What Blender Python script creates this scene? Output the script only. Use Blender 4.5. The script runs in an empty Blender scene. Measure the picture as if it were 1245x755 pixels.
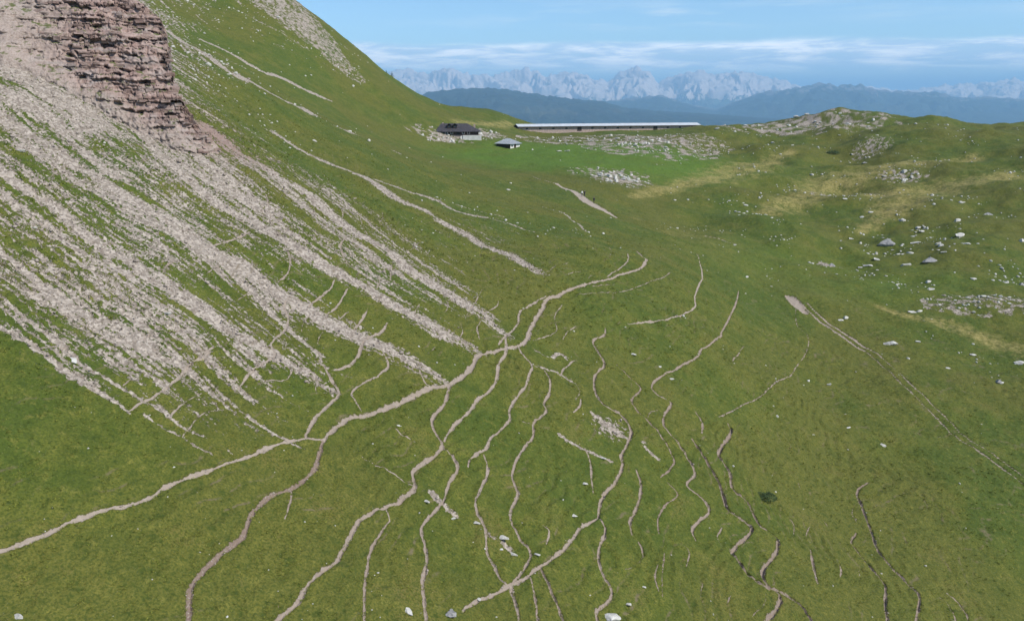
import bpy, bmesh, math, random
import numpy as np
from mathutils import Vector, Matrix, Euler

S = bpy.context.scene
C = S.collection
R = math.radians
rnd = random.Random(7)
NP = np.random.default_rng(11)

# ------------------------------------------------------------------ camera, sky, sun, exposure
CAM_Z = 60.0                       # metres above the datum the terrain heights use
F_PX = 977.0                       # focal length in photo pixels (1245 wide)
PITCH = math.atan(0.2687)
cam = bpy.data.cameras.new('camera')
cam_o = bpy.data.objects.new('camera', cam); C.objects.link(cam_o)
cam.sensor_width = 36.0
cam.lens = 36.0 * F_PX / 1245.0
cam.clip_start = 0.5
cam.clip_end = 200000
cam_o.location = (0, 0, CAM_Z)
cam_o.rotation_euler = (R(90) - PITCH, 0, 0)
S.camera = cam_o

SUN_EL, SUN_AZ = R(45), R(114)      # azimuth clockwise from +Y (the view direction)
sun_dir = Vector((math.sin(SUN_AZ) * math.cos(SUN_EL), math.cos(SUN_AZ) * math.cos(SUN_EL), math.sin(SUN_EL)))
sun = bpy.data.lights.new('sun', 'SUN')
sun.energy = 4.9
sun.angle = R(0.5)
sun.color = (1.0, 0.95, 0.87)
sun_o = bpy.data.objects.new('sun', sun); C.objects.link(sun_o)
sun_o.rotation_euler = sun_dir.to_track_quat('Z', 'Y').to_euler()
sun_o.location = (0, 0, 300)

S.view_settings.view_transform = 'Standard'
S.view_settings.look = 'None'
S.view_settings.exposure = -0.04
S.view_settings.gamma = 1.0
S.cycles.use_denoising = True
S.cycles.max_bounces = 4
S.cycles.volume_bounces = 2
S.cycles.transparent_max_bounces = 16

W = bpy.data.worlds.new('World'); S.world = W; W.use_nodes = True


class N:
    """small wrapper that builds shader nodes"""
    def __init__(s, tree):
        s.t = tree
        tree.nodes.clear()

    def n(s, kind, **kw):
        nd = s.t.nodes.new(kind)
        for k, v in kw.items():
            if isinstance(k, str) and hasattr(nd, k):
                setattr(nd, k, v)
        return nd

    def l(s, a, b):
        s.t.links.new(a, b)

    def val(s, sock, v):
        if isinstance(v, bpy.types.NodeSocket):
            s.l(v, sock)
        else:
            sock.default_value = v

    def math(s, op, a, b=0.0, c=0.0, clamp=False):
        nd = s.n('ShaderNodeMath', operation=op, use_clamp=clamp)
        for i, v in enumerate((a, b, c)):
            s.val(nd.inputs[i], v)
        return nd.outputs[0]

    def sm(s, v, lo, hi, a=0.0, b=1.0):
        nd = s.n('ShaderNodeMapRange', interpolation_type='SMOOTHSTEP')
        s.val(nd.inputs[0], v); s.val(nd.inputs[1], lo); s.val(nd.inputs[2], hi); s.val(nd.inputs[3], a); s.val(nd.inputs[4], b)
        return nd.outputs[0]

    def lin(s, v, lo, hi, a=0.0, b=1.0):
        nd = s.n('ShaderNodeMapRange')
        s.val(nd.inputs[0], v); s.val(nd.inputs[1], lo); s.val(nd.inputs[2], hi); s.val(nd.inputs[3], a); s.val(nd.inputs[4], b)
        return nd.outputs[0]

    def mix(s, f, a, b, mode='MIX'):
        nd = s.n('ShaderNodeMix', data_type='RGBA', blend_type=mode)
        s.val(nd.inputs[0], f)
        for i, v in ((6, a), (7, b)):
            if isinstance(v, (tuple, list)):
                v = tuple(v) + ((1.0,) if len(v) == 3 else ())
            s.val(nd.inputs[i], v)
        return nd.outputs[2]

    def noise(s, vec, scale, detail=4.0, rough=0.55, dist=0.0):
        nd = s.n('ShaderNodeTexNoise')
        if vec is not None:
            s.l(vec, nd.inputs['Vector'])
        nd.inputs['Scale'].default_value = scale
        nd.inputs['Detail'].default_value = detail
        nd.inputs['Roughness'].default_value = rough
        nd.inputs['Distortion'].default_value = dist
        return nd.outputs[0]

    def mapping(s, vec, scale=(1, 1, 1), rot=(0, 0, 0), loc=(0, 0, 0)):
        nd = s.n('ShaderNodeMapping')
        s.l(vec, nd.inputs[0])
        nd.inputs['Scale'].default_value = scale
        nd.inputs['Rotation'].default_value = rot
        nd.inputs['Location'].default_value = loc
        return nd.outputs[0]

    def attr(s, name):
        nd = s.n('ShaderNodeAttribute', attribute_name=name)
        return nd.outputs['Fac']


def build_world():
    g = N(W.node_tree)
    out = g.n('ShaderNodeOutputWorld')
    bg = g.n('ShaderNodeBackground')
    bg.inputs[1].default_value = 0.14
    sky = g.n('ShaderNodeTexSky', sky_type='NISHITA')
    sky.sun_disc = False
    sky.sun_elevation = SUN_EL
    sky.sun_rotation = SUN_AZ
    sky.altitude = 2200
    sky.air_density = 1.0
    sky.dust_density = 0.3
    sky.ozone_density = 1.6
    sky_c = g.mix(1.0, sky.outputs[0], (.92, 1.10, 1.19), 'MULTIPLY')
    geo = g.n('ShaderNodeTexCoord')
    d = geo.outputs['Generated']
    sep = g.n('ShaderNodeSeparateXYZ'); g.l(d, sep.inputs[0])
    x, y, z = sep.outputs
    az = g.math('ARCTAN2', x, y)
    el = g.math('ARCSINE', z)
    comb = g.n('ShaderNodeCombineXYZ'); g.l(az, comb.inputs[0]); g.l(el, comb.inputs[1])
    p = comb.outputs[0]
    # layered stratocumulus lying low over the far ranges, all round the horizon
    n1 = g.noise(g.mapping(p, (11, 85, 1)), 1.0, 8, 0.66, 0.4)
    n2 = g.noise(g.mapping(p, (3.2, 14, 1), loc=(3.1, 0.7, 0)), 1.0, 3, 0.5)
    top = g.math('ADD', 0.058, g.math('MULTIPLY', g.math('SUBTRACT', n2, 0.5), 0.02))
    band = g.math('MULTIPLY', g.sm(el, g.math('ADD', top, 0.004), g.math('SUBTRACT', top, 0.004)), g.sm(el, 0.016, 0.036))
    dens = g.math('MULTIPLY', band, g.sm(n1, 0.26, 0.50, 0.55, 1.0))
    col = g.mix(g.sm(n1, 0.40, 0.66), (5.4, 7.0, 8.8), (12.0, 12.0, 12.0))
    c1 = g.mix(g.math('MULTIPLY', dens, 0.95), sky_c, col)
    # a few thin high streaks
    n3 = g.noise(g.mapping(p, (4.5, 42, 1), loc=(0.35, 1.3, 0)), 1.0, 5, 0.55, 0.2)
    n4 = g.noise(g.mapping(p, (2.0, 9, 1), loc=(5.1, 0.2, 0)), 1.0, 2, 0.5)
    hi = g.math('MULTIPLY', g.math('MULTIPLY', g.sm(n3, 0.46, 0.66), g.sm(n4, 0.46, 0.60)), g.sm(el, 0.066, 0.09))
    c2 = g.mix(g.math('MULTIPLY', hi, 0.75), c1, (8.0, 8.5, 9.0))
    g.l(c2, bg.inputs[0])
    g.l(bg.outputs[0], out.inputs[0])


build_world()


# ------------------------------------------------------------------ noise
def gnoise(x, y, seed=0):
    """2-D gradient noise, about -1..1"""
    xi = np.floor(x).astype(np.int64); yi = np.floor(y).astype(np.int64)
    xf = x - xi; yf = y - yi
    u = xf * xf * xf * (xf * (xf * 6 - 15) + 10); v = yf * yf * yf * (yf * (yf * 6 - 15) + 10)

    def gr(ix, iy, fx, fy):
        h = (ix * 374761393 + iy * 668265263 + seed * 982451653) & 0xFFFFFFFF
        h = ((h ^ (h >> 13)) * 1274126177) & 0xFFFFFFFF
        h = (h ^ (h >> 16)) & 1023
        a = h * (2 * math.pi / 1024)
        return np.cos(a) * fx + np.sin(a) * fy
    n00 = gr(xi, yi, xf, yf); n10 = gr(xi + 1, yi, xf - 1, yf)
    n01 = gr(xi, yi + 1, xf, yf - 1); n11 = gr(xi + 1, yi + 1, xf - 1, yf - 1)
    a = n00 + u * (n10 - n00); b = n01 + u * (n11 - n01)
    return (a + v * (b - a)) * 1.5


def fbm(x, y, seed=0, oct=4, gain=0.5, lac=2.03):
    s = np.zeros_like(x); a = 1.0
    for k in range(oct):
        s += a * gnoise(x, y, seed + 17 * k); a *= gain; x = x * lac + 11.3; y = y * lac - 7.1
    return s


def ss(x, lo, hi):
    t = np.clip((x - lo) / (hi - lo), 0, 1)
    return t * t * (3 - 2 * t)


# ------------------------------------------------------------------ the lie of the land
cp, sp = math.cos(PITCH), math.sin(PITCH)


def ray(u, v):
    dx = (u - 622.5) / F_PX; dv = (v - 377.5) / F_PX
    return dx, cp - dv * sp, -sp - dv * cp


SL, SA = 0.53, R(25)                 # the left flank: a 28 degree slope facing right and a little towards us
H0 = 48.6


def plane_pt(u, v):
    dx, dy, dz = ray(u, v)
    Y = H0 / (-dz / dy - SL * (dx / dy * math.cos(SA) - math.sin(SA)))
    return (dx / dy * Y, Y, CAM_Z + dz / dy * Y)


def far_pt(u, v, Y):
    dx, dy, dz = ray(u, v)
    return (dx / dy * Y, Y, CAM_Z + dz / dy * Y)


ctrl = [plane_pt(*p) for p in [
    (0, 755), (0, 665), (0, 540), (0, 420), (0, 300), (0, 200), (0, 100), (0, 0), (-150, 755), (-150, 420), (-150, 100), (150, 300), (150, 150), (150, 650), (270, 555),
    (350, 400), (230, 230), (300, 300), (600, 425), (450, 500), (400, 530), (450, 330), (300, 755), (500, 755), (622, 755),
    (750, 755), (750, 500), (750, 620), (880, 450), (900, 755), (780, 400), (785, 318), (500, 620), (620, 560), (880, 600), (305, 205)]]
ctrl += [far_pt(*p) for p in [
    (1245, 755, 79), (1080, 755, 70), (1000, 400, 150), (1000, 500, 116), (1000, 620, 88), (1245, 600, 101), (1245, 500, 124), (1245, 400, 158), (1120, 480, 127),
    (1400, 755, 84), (1400, 500, 124), (1400, 300, 200), (1400, 160, 360),
    (650, 335, 114), (560, 290, 125), (470, 225, 142), (350, 175, 142), (400, 200, 142),
    (440, 165, 225), (300, 93, 205), (414, 156, 205), (250, 70, 195), (215, 50, 190), (120, 60, 200), (360, 0, 380), (430, 58, 415), (465, 92, 435), (500, 120, 452), (250, 0, 330), (250, -60, 380), (330, 60, 310), (420, 110, 330), (100, -60, 300),
    (520, 150, 345), (540, 172, 335), (580, 172, 338), (525, 127, 430), (560, 128.5, 436), (595, 133, 436), (620, 141, 430), (640, 154, 425), (620, 180, 330), (640, 160, 405), (850, 157, 425), (745, 159, 410), (700, 180, 335), (760, 175, 345), (740, 215, 265), (710, 241, 222), (660, 218, 250), (748, 263, 205), (640, 270, 160), (850, 270, 232),
    (800, 235, 255), (850, 300, 190), (930, 250, 250), (1000, 330, 188), (950, 195, 330), (1000, 139, 432), (1060, 137, 425), (1150, 148, 400), (1245, 152, 380), (900, 151, 440), (1100, 175, 340), (1000, 165, 380), (1100, 200, 300), (1245, 200, 285),
    (1050, 265, 245), (1150, 240, 262), (1245, 300, 208), (1120, 310, 200), (1000, 365, 167), (960, 360, 166), (900, 355, 160)]]
# beyond the skyline the ground drops into the next valley
for bx, rr, zz in [(-0.75, 600, 150), (-0.45, 520, 75), (-0.2, 560, 20), (-0.08, 620, -10), (0.05, 560, 22), (0.2, 560, 18), (0.36, 560, 28), (0.52, 560, 25), (0.75, 560, 25),
                   (-0.6, 900, 40), (-0.3, 850, -60), (0.0, 850, -70), (0.3, 850, -60), (0.6, 850, -50),
                   (-0.6, 12, 12), (0.0, 12, 10), (0.6, 12, 8.5), (-0.6, 25, 23), (0.6, 25, 8)]:
    ctrl.append((rr * math.sin(bx), rr * math.cos(bx), zz))
ctrl = np.array(ctrl)


def bw(x, y):
    return np.arctan2(x, y) * 1.6, np.log(np.hypot(x, y) + 1e-6)


class TPS:
    def __init__(s, x, y, f, lam=0.0):
        s.b, s.w = bw(np.asarray(x, float), np.asarray(y, float))
        n = len(s.b)
        K = s.k((s.b[:, None] - s.b) ** 2 + (s.w[:, None] - s.w) ** 2) + lam * np.eye(n)
        P = np.c_[np.ones(n), s.b, s.w]
        A = np.block([[K, P], [P.T, np.zeros((3, 3))]])
        s.c = np.linalg.solve(A, np.r_[np.asarray(f, float), 0, 0, 0])

    @staticmethod
    def k(r2):
        return 0.5 * r2 * np.log(r2 + 1e-12)

    def __call__(s, x, y):
        sh = np.shape(x); x = np.ravel(np.asarray(x, float)); y = np.ravel(np.asarray(y, float))
        b, w = bw(x, y)
        b = np.clip(b, -1.28, 1.28)
        o = s.c[-3] + s.c[-2] * b + s.c[-1] * w
        for i in range(len(s.b)):
            o += s.c[i] * s.k((b - s.b[i]) ** 2 + (w - s.w[i]) ** 2)
        return o.reshape(sh)


LAND = TPS(ctrl[:, 0], ctrl[:, 1], ctrl[:, 2], 0.002)


def land(x, y):
    x = np.asarray(x, float); y = np.asarray(y, float)
    r = np.hypot(x, y)
    k = np.minimum(1, 860 / np.maximum(r, 1e-6)); k2 = np.maximum(1.0, 11.0 / np.maximum(r, 1e-6))
    z = LAND(x * k * k2, y * k * k2)
    z = z + ss(r, 860, 4000) * (-520 - z)
    return z


def at(u, v, lo=24.0, hi=800.0):
    """the point of the ground seen at photo pixel (u, v)"""
    dx, dy, dz = ray(u, v)
    Ys = np.exp(np.linspace(math.log(lo), math.log(hi), 500))
    g = land(dx / dy * Ys, Ys) - (CAM_Z + dz / dy * Ys)
    i = np.argmax(g > 0)
    if not (g > 0).any():
        i = len(Ys) - 1
    a, b = Ys[max(i - 1, 0)], Ys[i]
    ga, gb = g[max(i - 1, 0)], g[i]
    Y = a + (b - a) * (-ga) / (gb - ga + 1e-9) if i > 0 else a
    return np.array((dx / dy * Y, Y, CAM_Z + dz / dy * Y))


def at_many(pts, lo=24.0, hi=800.0):
    pts = np.asarray(pts, float)
    dx = (pts[:, 0] - 622.5) / F_PX; dv = (pts[:, 1] - 377.5) / F_PX
    dy = cp - dv * sp; dz = -sp - dv * cp
    Ys = np.exp(np.linspace(math.log(lo), math.log(hi), 260))
    X = (dx / dy)[:, None] * Ys[None]; Z = CAM_Z + (dz / dy)[:, None] * Ys[None]
    g = land(X, np.broadcast_to(Ys, X.shape)) - Z
    i = np.argmax(g > 0, axis=1); i[~(g > 0).any(axis=1)] = len(Ys) - 1; i = np.maximum(i, 1)
    k = np.arange(len(pts))
    ga, gb = g[k, i - 1], g[k, i]
    t = np.clip(-ga / (gb - ga + 1e-9), 0, 1)
    Y = Ys[i - 1] + (Ys[i] - Ys[i - 1]) * t
    return np.c_[dx / dy * Y, Y, CAM_Z + dz / dy * Y]


# ------------------------------------------------------------------ trodden trails, traced on the ground
# (width m, groove depth m, strength 0..1, brownness 0..1, label, [photo pixels])
TRAILS = [
    (.58, .10, 1, .1, 'pale narrow footpath climbing from the bottom left corner of the meadow to the scree', [(-60, 685), (0, 666), (53, 650), (87, 634), (132, 622), (159, 617), (185, 605), (199, 595), (225, 585), (265, 572), (300, 558), (326, 544), (353, 534), (373, 531)]),
    (.95, .16, 1, .2, 'main footpath bending round the valley head and over the grassy spur', [(774, 306), (781, 313), (786, 318), (779, 325), (760, 330), (736, 338), (715, 347), (686, 357), (665, 363), (660, 373), (652, 385), (644, 401), (640, 415), (630, 424), (605, 428), (599, 430), (581, 434), (575, 444), (562, 454), (544, 466), (528, 469), (512, 477), (485, 489), (464, 498), (443, 502), (424, 507), (411, 518), (398, 529), (393, 535)]),
    (.62, .16, 1, .75, 'reddish brown trail dropping from the main footpath to the bottom edge', [(393, 533), (387, 555), (381, 571), (369, 583), (353, 592), (329, 603), (316, 612), (304, 626), (297, 645), (281, 661), (265, 674), (244, 693), (233, 706), (230, 727), (230, 756), (228, 790)]),
    (.4, .1, 1, .2, 'short worn link between the pale footpath and the foot of the scree', [(393, 533), (373, 531), (374, 523), (382, 510), (393, 497), (409, 481), (412, 475), (406, 465), (398, 452), (393, 441)]),
    (.42, .1, 1, .2, 'thin trail crossing the lowest scree tongue in three bends', [(406, 450), (424, 444), (435, 433), (439, 423), (443, 415), (448, 411), (464, 403), (471, 393)]),
    (.36, .1, .9, .2, None, [(430, 401), (438, 391), (446, 378)]),
    (.36, .1, .9, .2, None, [(407, 341), (401, 352), (387, 362), (374, 370)]),
    (.36, .1, .9, .2, None, [(423, 351), (414, 365), (406, 375), (395, 382)]),
    (.34, .1, .8, .2, None, [(447, 375), (440, 387), (433, 398)]),
    (.34, .1, .9, .2, None, [(346, 301), (353, 317), (350, 333), (337, 342)]),
    (.36, .1, .9, .2, None, [(422, 288), (414, 302), (422, 322), (432, 331)]),
    (.34, .1, .8, .2, None, [(477, 322), (475, 338), (484, 347)]),
    (.42, .1, 1, .1, 'thin level path crossing a green strip high on the scree', [(304, 280), (286, 292), (265, 298), (254, 301)]),
    (.44, .1, 1, .1, 'short slanting path at the lower left foot of the scree', [(156, 505), (169, 497), (185, 486), (201, 472), (217, 460), (225, 446), (231, 440), (244, 433), (257, 421)]),
    (.36, .1, .8, .1, None, [(207, 510), (215, 500), (228, 488), (246, 477)]),
    (.34, .1, .7, .1, None, [(222, 535), (230, 523), (241, 510), (257, 501), (273, 498)]),
    (.4, .1, .8, .1, None, [(164, 412), (183, 405), (207, 401), (220, 395)]),
    (.4, .1, .8, .1, None, [(42, 425), (66, 423), (85, 421)]),
    (.34, .1, .7, .1, None, [(132, 444), (148, 438), (159, 432)]),
    (.44, .1, 1, .1, 'ladder of worn steps climbing through the middle of the scree', [(289, 470), (299, 457), (311, 444), (329, 434), (334, 425), (329, 415), (342, 401), (348, 393), (350, 381), (345, 367), (352, 356)]),
    (.36, .1, .8, .1, None, [(337, 432), (353, 446), (350, 457), (342, 460)]),
    (.34, .1, .8, .1, None, [(313, 466), (329, 460), (342, 460)]),
    (.36, .1, .8, .1, None, [(366, 401), (369, 388), (378, 378)]),
    (.36, .1, .9, .2, None, [(464, 425), (472, 445), (459, 457), (440, 466), (427, 477), (432, 486), (439, 497)]),
    (.4, .1, 1, .2, None, [(510, 450), (514, 460), (520, 468)]),
    (.3, .06, .7, .2, None, [(530, 420), (517, 431)]),
    (.56, .16, 1, .3, 'winding trail leaving the main footpath below the last scree tongue', [(546, 467), (541, 489), (528, 505), (525, 515), (533, 531), (538, 543), (530, 552), (504, 573), (502, 580), (505, 594), (491, 604), (483, 610), (464, 617), (448, 624), (435, 634), (424, 655), (416, 669), (406, 685), (385, 700), (371, 716), (361, 732), (337, 754), (322, 776)]),
    (.42, .12, 1, .2, 'fine trail curving down beside the winding trail', [(615, 412), (615, 432), (607, 444), (602, 465), (581, 483), (570, 499), (549, 520), (540, 536)]),
    (.5, .16, 1, .3, 'steep trail running straight down the middle of the spur', [(538, 543), (550, 555), (556, 571), (546, 587), (538, 610), (520, 629), (512, 642), (517, 663), (518, 687), (514, 714), (518, 754), (519, 780)]),
    (.34, .12, .85, .4, 'broken stony trail fading near the bottom edge', [(473, 632), (464, 646), (452, 666), (446, 692), (443, 724), (443, 756), (442, 780)]),
    (.3, .1, .8, .4, None, [(354, 592), (353, 610), (346, 629)]),
    (.26, .08, .45, .6, None, [(349, 671), (342, 698), (338, 740)]),
    (.3, .08, .85, .1, None, [(440, 556), (456, 567), (472, 574), (493, 588), (504, 592)]),
    (.5, .14, 1, .2, 'trail forking left from the main footpath junction', [(630, 424), (634, 433), (646, 448), (645, 457), (638, 473), (628, 484), (619, 499), (619, 512), (599, 528), (591, 544), (573, 558), (569, 566)]),
    (.4, .12, .9, .3, 'thin trail passing the white slabs in the middle of the slope', [(588, 552), (593, 571), (590, 584), (583, 600), (578, 613), (581, 625), (589, 640), (591, 653), (592, 669), (599, 682), (607, 700), (617, 711)]),
    (.5, .18, 1, .3, 'long trail snaking from the junction to the crossing at the bottom', [(646, 448), (660, 453), (668, 465), (668, 481), (661, 491), (664, 501), (649, 513), (648, 531), (633, 552), (622, 579), (630, 600), (622, 621), (621, 634), (630, 653), (646, 674), (633, 695), (622, 711), (625, 727), (632, 756), (634, 780)]),
    (.3, .08, .7, .2, None, [(630, 510), (640, 514), (649, 516)]),
    (.6, .24, 1, .3, 'deep winding trail past the stony patch on the right of the spur', [(736, 400), (734, 408), (721, 414), (728, 430), (735, 445), (723, 460), (724, 481), (736, 497), (757, 510), (767, 526), (763, 539), (755, 555), (757, 566), (747, 589), (731, 610), (727, 632)]),
    (.55, .16, 1, .2, 'left branch of the forked trail at the bottom centre', [(727, 632), (707, 645), (689, 666), (668, 682), (654, 690), (640, 702), (617, 712), (591, 723), (573, 732), (562, 741)]),
    (.5, .22, 1, .3, 'right branch of the forked trail ending at a white slab', [(727, 632), (736, 647), (728, 671), (730, 695), (744, 722), (726, 739), (728, 756), (735, 780)]),
    (.48, .24, 1, .4, None, [(657, 690), (670, 719), (686, 756), (694, 780)]),
    (.38, .16, .9, .5, None, [(645, 703), (650, 724), (654, 756), (655, 780)]),
    (.5, .12, 1, .1, 'pale footpath curling off below the valley head', [(846, 310), (850, 318), (854, 338), (845, 359), (845, 370), (829, 381), (811, 388), (784, 394), (763, 396)]),
    (.55, .2, 1, .4, 'trail wandering down the right flank from a grassy hollow', [(898, 354), (893, 375), (878, 401), (875, 410), (853, 424), (848, 434), (824, 446), (805, 458), (792, 470), (800, 481), (816, 491), (808, 505), (807, 521), (819, 534), (832, 550), (845, 574), (835, 590), (853, 605), (862, 621), (842, 642), (846, 656)]),
    (.36, .2, .9, .6, 'narrow dark edged trail beside the forked trail', [(748, 444), (763, 457), (779, 473), (768, 489), (773, 502), (787, 515), (805, 534), (819, 558), (816, 568), (803, 580)]),
    (.32, .14, .85, .6, None, [(811, 587), (824, 602), (811, 613), (800, 629), (801, 650)]),
    (.32, .14, .75, .6, None, [(808, 674), (805, 703), (805, 727)]),
    (.4, .24, 1, .5, None, [(845, 499), (854, 513), (853, 528)]),
    (.5, .42, 1, .5, 'deeply cut trail with a dark bank running to the bottom right', [(841, 534), (853, 552), (866, 571), (877, 592), (885, 616), (903, 630), (914, 642), (895, 664), (890, 673), (898, 682), (909, 698), (930, 713), (947, 718), (970, 732), (986, 754), (996, 778)]),
    (.5, .4, 1, .5, 'second deeply cut trail joining the dark banked one', [(885, 513), (889, 526), (874, 550), (876, 558), (887, 573), (890, 592), (909, 610), (922, 634), (936, 645), (946, 656), (942, 674), (928, 692), (930, 708), (948, 724), (943, 740), (930, 756), (922, 776)]),
    (.4, .12, .75, .4, 'faint trail rising to the bare dirt at the end of the wheel track', [(967, 373), (969, 396), (980, 407), (983, 417), (979, 430), (967, 444), (959, 457), (941, 470), (925, 481), (914, 487), (892, 495), (874, 505)]),
    (.42, .36, 1, .5, 'outer trail of the right hand slope with a ragged dark bank', [(1056, 587), (1042, 597), (1047, 612), (1053, 629), (1061, 650), (1068, 671), (1087, 692), (1110, 714), (1118, 727), (1114, 756), (1118, 780)]),
    (.42, .36, 1, .5, 'inner trail of the right hand slope ending in a dark notch', [(1041, 646), (1035, 658), (1047, 674), (1068, 698), (1077, 711), (1076, 735), (1079, 756), (1080, 780)]),
    (.26, .2, .7, .6, None, [(969, 579), (973, 594), (986, 613), (1004, 634), (1023, 661), (1047, 677)]),
    (.42, .3, 1, .4, None, [(986, 666), (989, 687), (994, 708)]),
    (.32, .2, .9, .4, None, [(1017, 679), (1023, 692), (1021, 701)]),
    (.26, .16, .8, .4, None, [(1044, 690), (1046, 707)]),
    (.3, .18, .8, .5, None, [(954, 624), (965, 637), (965, 650)]),
    (.26, .14, .7, .5, None, [(961, 658), (969, 673)]),
    (.34, .3, .9, .5, None, [(1142, 724), (1155, 738), (1163, 756), (1168, 776)]),
    (.36, .3, .9, .5, None, [(1152, 721), (1169, 735), (1179, 756), (1186, 776)]),
    (.3, .2, .7, .4, None, [(1182, 730), (1194, 742)]),
    (.3, .12, .6, .3, None, [(1071, 572), (1062, 581), (1056, 587)]),
    (.4, .2, .95, .4, None, [(773, 571), (779, 589), (776, 613), (766, 637), (768, 653)]),
    (.36, .22, .95, .4, None, [(776, 662), (780, 669), (782, 680)]),
    (.22, .1, .6, .6, None, [(782, 680), (775, 688), (760, 694)]),
    (.34, .12, .9, .3, None, [(711, 545), (718, 566), (719, 585), (721, 603)]),
    (.4, .12, .9, .2, None, [(699, 438), (686, 450), (682, 460)]),
    (.34, .1, .9, .2, None, [(706, 489), (705, 497), (697, 503)]),
    (.42, .1, .85, .2, None, [(763, 309), (763, 318), (747, 328), (737, 334)]),
    (.34, .1, .8, .2, 'thin side trail running level below the main footpath', [(816, 333), (800, 338), (768, 349), (747, 357), (721, 359), (700, 362)]),
    (.5, .12, 1, .2, 'left loop beside the main footpath above the junction', [(664, 360), (654, 365), (646, 370), (632, 378), (630, 391), (622, 402), (613, 412), (606, 422)]),
    (.3, .08, .8, .2, None, [(648, 414), (662, 409), (677, 399), (674, 383), (684, 370)]),
    (.9, .1, 1, .1, None, [(640, 214), (660, 219), (678, 224)]),
    (.3, .08, .6, .3, None, [(906, 398), (925, 404), (950, 412)]),
    (.9, .08, 1, 0, None, [(856, 288), (875, 294), (893, 300)]),
    (.3, .06, .6, .3, None, [(620, 230), (660, 243), (690, 252), (725, 260)]),
    (.3, .1, .6, .4, None, [(855, 705), (852, 725), (858, 750)]),
    (.3, .1, .6, .5, None, [(893, 715), (884, 735), (886, 756)]),
    (.3, .1, .6, .5, None, [(928, 712), (931, 730), (914, 748)]),
]

# the web of thinner tracks trodden across the scree tongues and beside the main footpath
for px in [[(334, 190), (342, 206), (346, 214)], [(387, 206), (401, 222), (398, 232)], [(324, 235), (326, 248), (329, 261)], [(411, 248), (417, 261), (414, 270)], [(438, 267), (443, 280), (450, 290)], [(443, 246), (436, 250), (430, 251)], [(464, 259), (466, 268), (461, 276)],
           [(512, 296), (506, 301), (497, 306)], [(528, 328), (530, 335), (534, 342)], [(586, 354), (580, 365), (573, 375), (567, 386)], [(606, 365), (604, 373), (594, 378), (584, 383)], [(485, 338), (490, 333), (496, 334)], [(448, 304), (458, 300), (468, 296)], [(575, 383), (570, 386), (565, 388)],
           [(585, 391), (580, 402), (583, 415)], [(561, 399), (562, 409), (549, 419)], [(424, 378), (418, 384), (412, 389)], [(393, 401), (388, 408), (386, 416)], [(382, 464), (385, 474)], [(677, 322), (686, 319), (695, 318)], [(664, 335), (672, 329), (678, 324)], [(707, 328), (698, 332), (690, 337)],
           [(715, 339), (718, 333), (724, 331)], [(740, 300), (743, 305), (742, 311)], [(681, 333), (692, 338), (703, 343)], [(467, 613), (471, 622), (474, 632)], [(372, 236), (382, 250), (378, 262)], [(250, 330), (262, 322), (272, 318)], [(196, 330), (205, 322), (214, 318)], [(285, 365), (292, 357), (300, 352)], [(240, 432), (250, 424), (262, 420)],
           [(350, 300), (345, 285), (352, 272)], [(510, 372), (505, 382), (512, 392)], [(540, 360), (545, 371), (541, 380)], [(455, 330), (462, 340), (458, 352)], [(100, 395), (112, 388), (124, 386)], [(150, 470), (160, 462), (172, 460)], [(60, 380), (72, 374), (85, 374)], [(700, 395), (690, 402), (684, 412)], [(720, 350), (735, 347), (750, 342)],
           [(905, 420), (897, 432), (890, 440)], [(800, 500), (790, 505), (786, 516)], [(700, 470), (705, 480), (700, 490)], [(1040, 610), (1036, 622), (1042, 634)], [(985, 640), (980, 650), (986, 660)], [(660, 640), (668, 650), (664, 664)], [(480, 520), (490, 530), (505, 538)], [(800, 690), (796, 705), (801, 722)], [(830, 660), (838, 672), (834, 690)], [(878, 640), (872, 652), (878, 664)]]:
    TRAILS.append((.30, .08, .8, .2 if px[0][0] < 720 else .45, None, px))
# wider, varying strips: [(u, v, half width in m)]
WIDE = [
    (.06, 1, 0, 'pale stony track at the valley head with two walkers on it', [(676, 223, .5), (690, 229, .8), (700, 234, 1.2), (712, 244, 1.6), (722, 250, 1.9), (731, 255, 1.6), (740, 259, 1.1), (750, 264, .3)]),
    (.2, 1, .2, 'bare dirt head of the old wheel track on the right meadow', [(957, 362, .5), (963, 366, 1.2), (970, 374, 1.3), (978, 381, .7)]),
]
# two ruts of an old wheel track; strength fades as grass takes it back
RUTS = [(976, 371), (1002, 391), (1026, 407), (1044, 419), (1063, 431), (1097, 465), (1131, 497), (1163, 526), (1193, 547), (1230, 574), (1262, 600)]
RUT_STR = [.75, .95, 1, .95, .62, .60, .58, .58, .60, .60, .58]
# tan strips of dry grass on the right hill: (u, v, half width m)
DRY = [
    [(768, 239, 1.2), (792, 234, 2.0), (821, 227, 2.6), (858, 218, 4.0), (880, 212, 5.5), (911, 206, 6), (940, 195, 3), (962, 189, 1.5)],
    [(925, 258, 2), (978, 235, 4.5), (1012, 219, 6), (1057, 210, 4.5), (1095, 201, 3.5), (1130, 198, 4), (1163, 192, 4), (1185, 184, 2)],
    [(1045, 276, 1), (1070, 265, 3), (1090, 256, 5), (1112, 247, 4), (1150, 240, 2)],
    [(1068, 374, .6), (1100, 385, 1.1), (1163, 401, 1.6), (1205, 415, 1.8), (1255, 430, 1.8)],
    [(560, 150, 3), (600, 152, 3), (620, 150, 2)],
    [(1060, 235, 5), (1120, 232, 6), (1180, 225, 4), (1230, 215, 3)],
]

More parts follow.
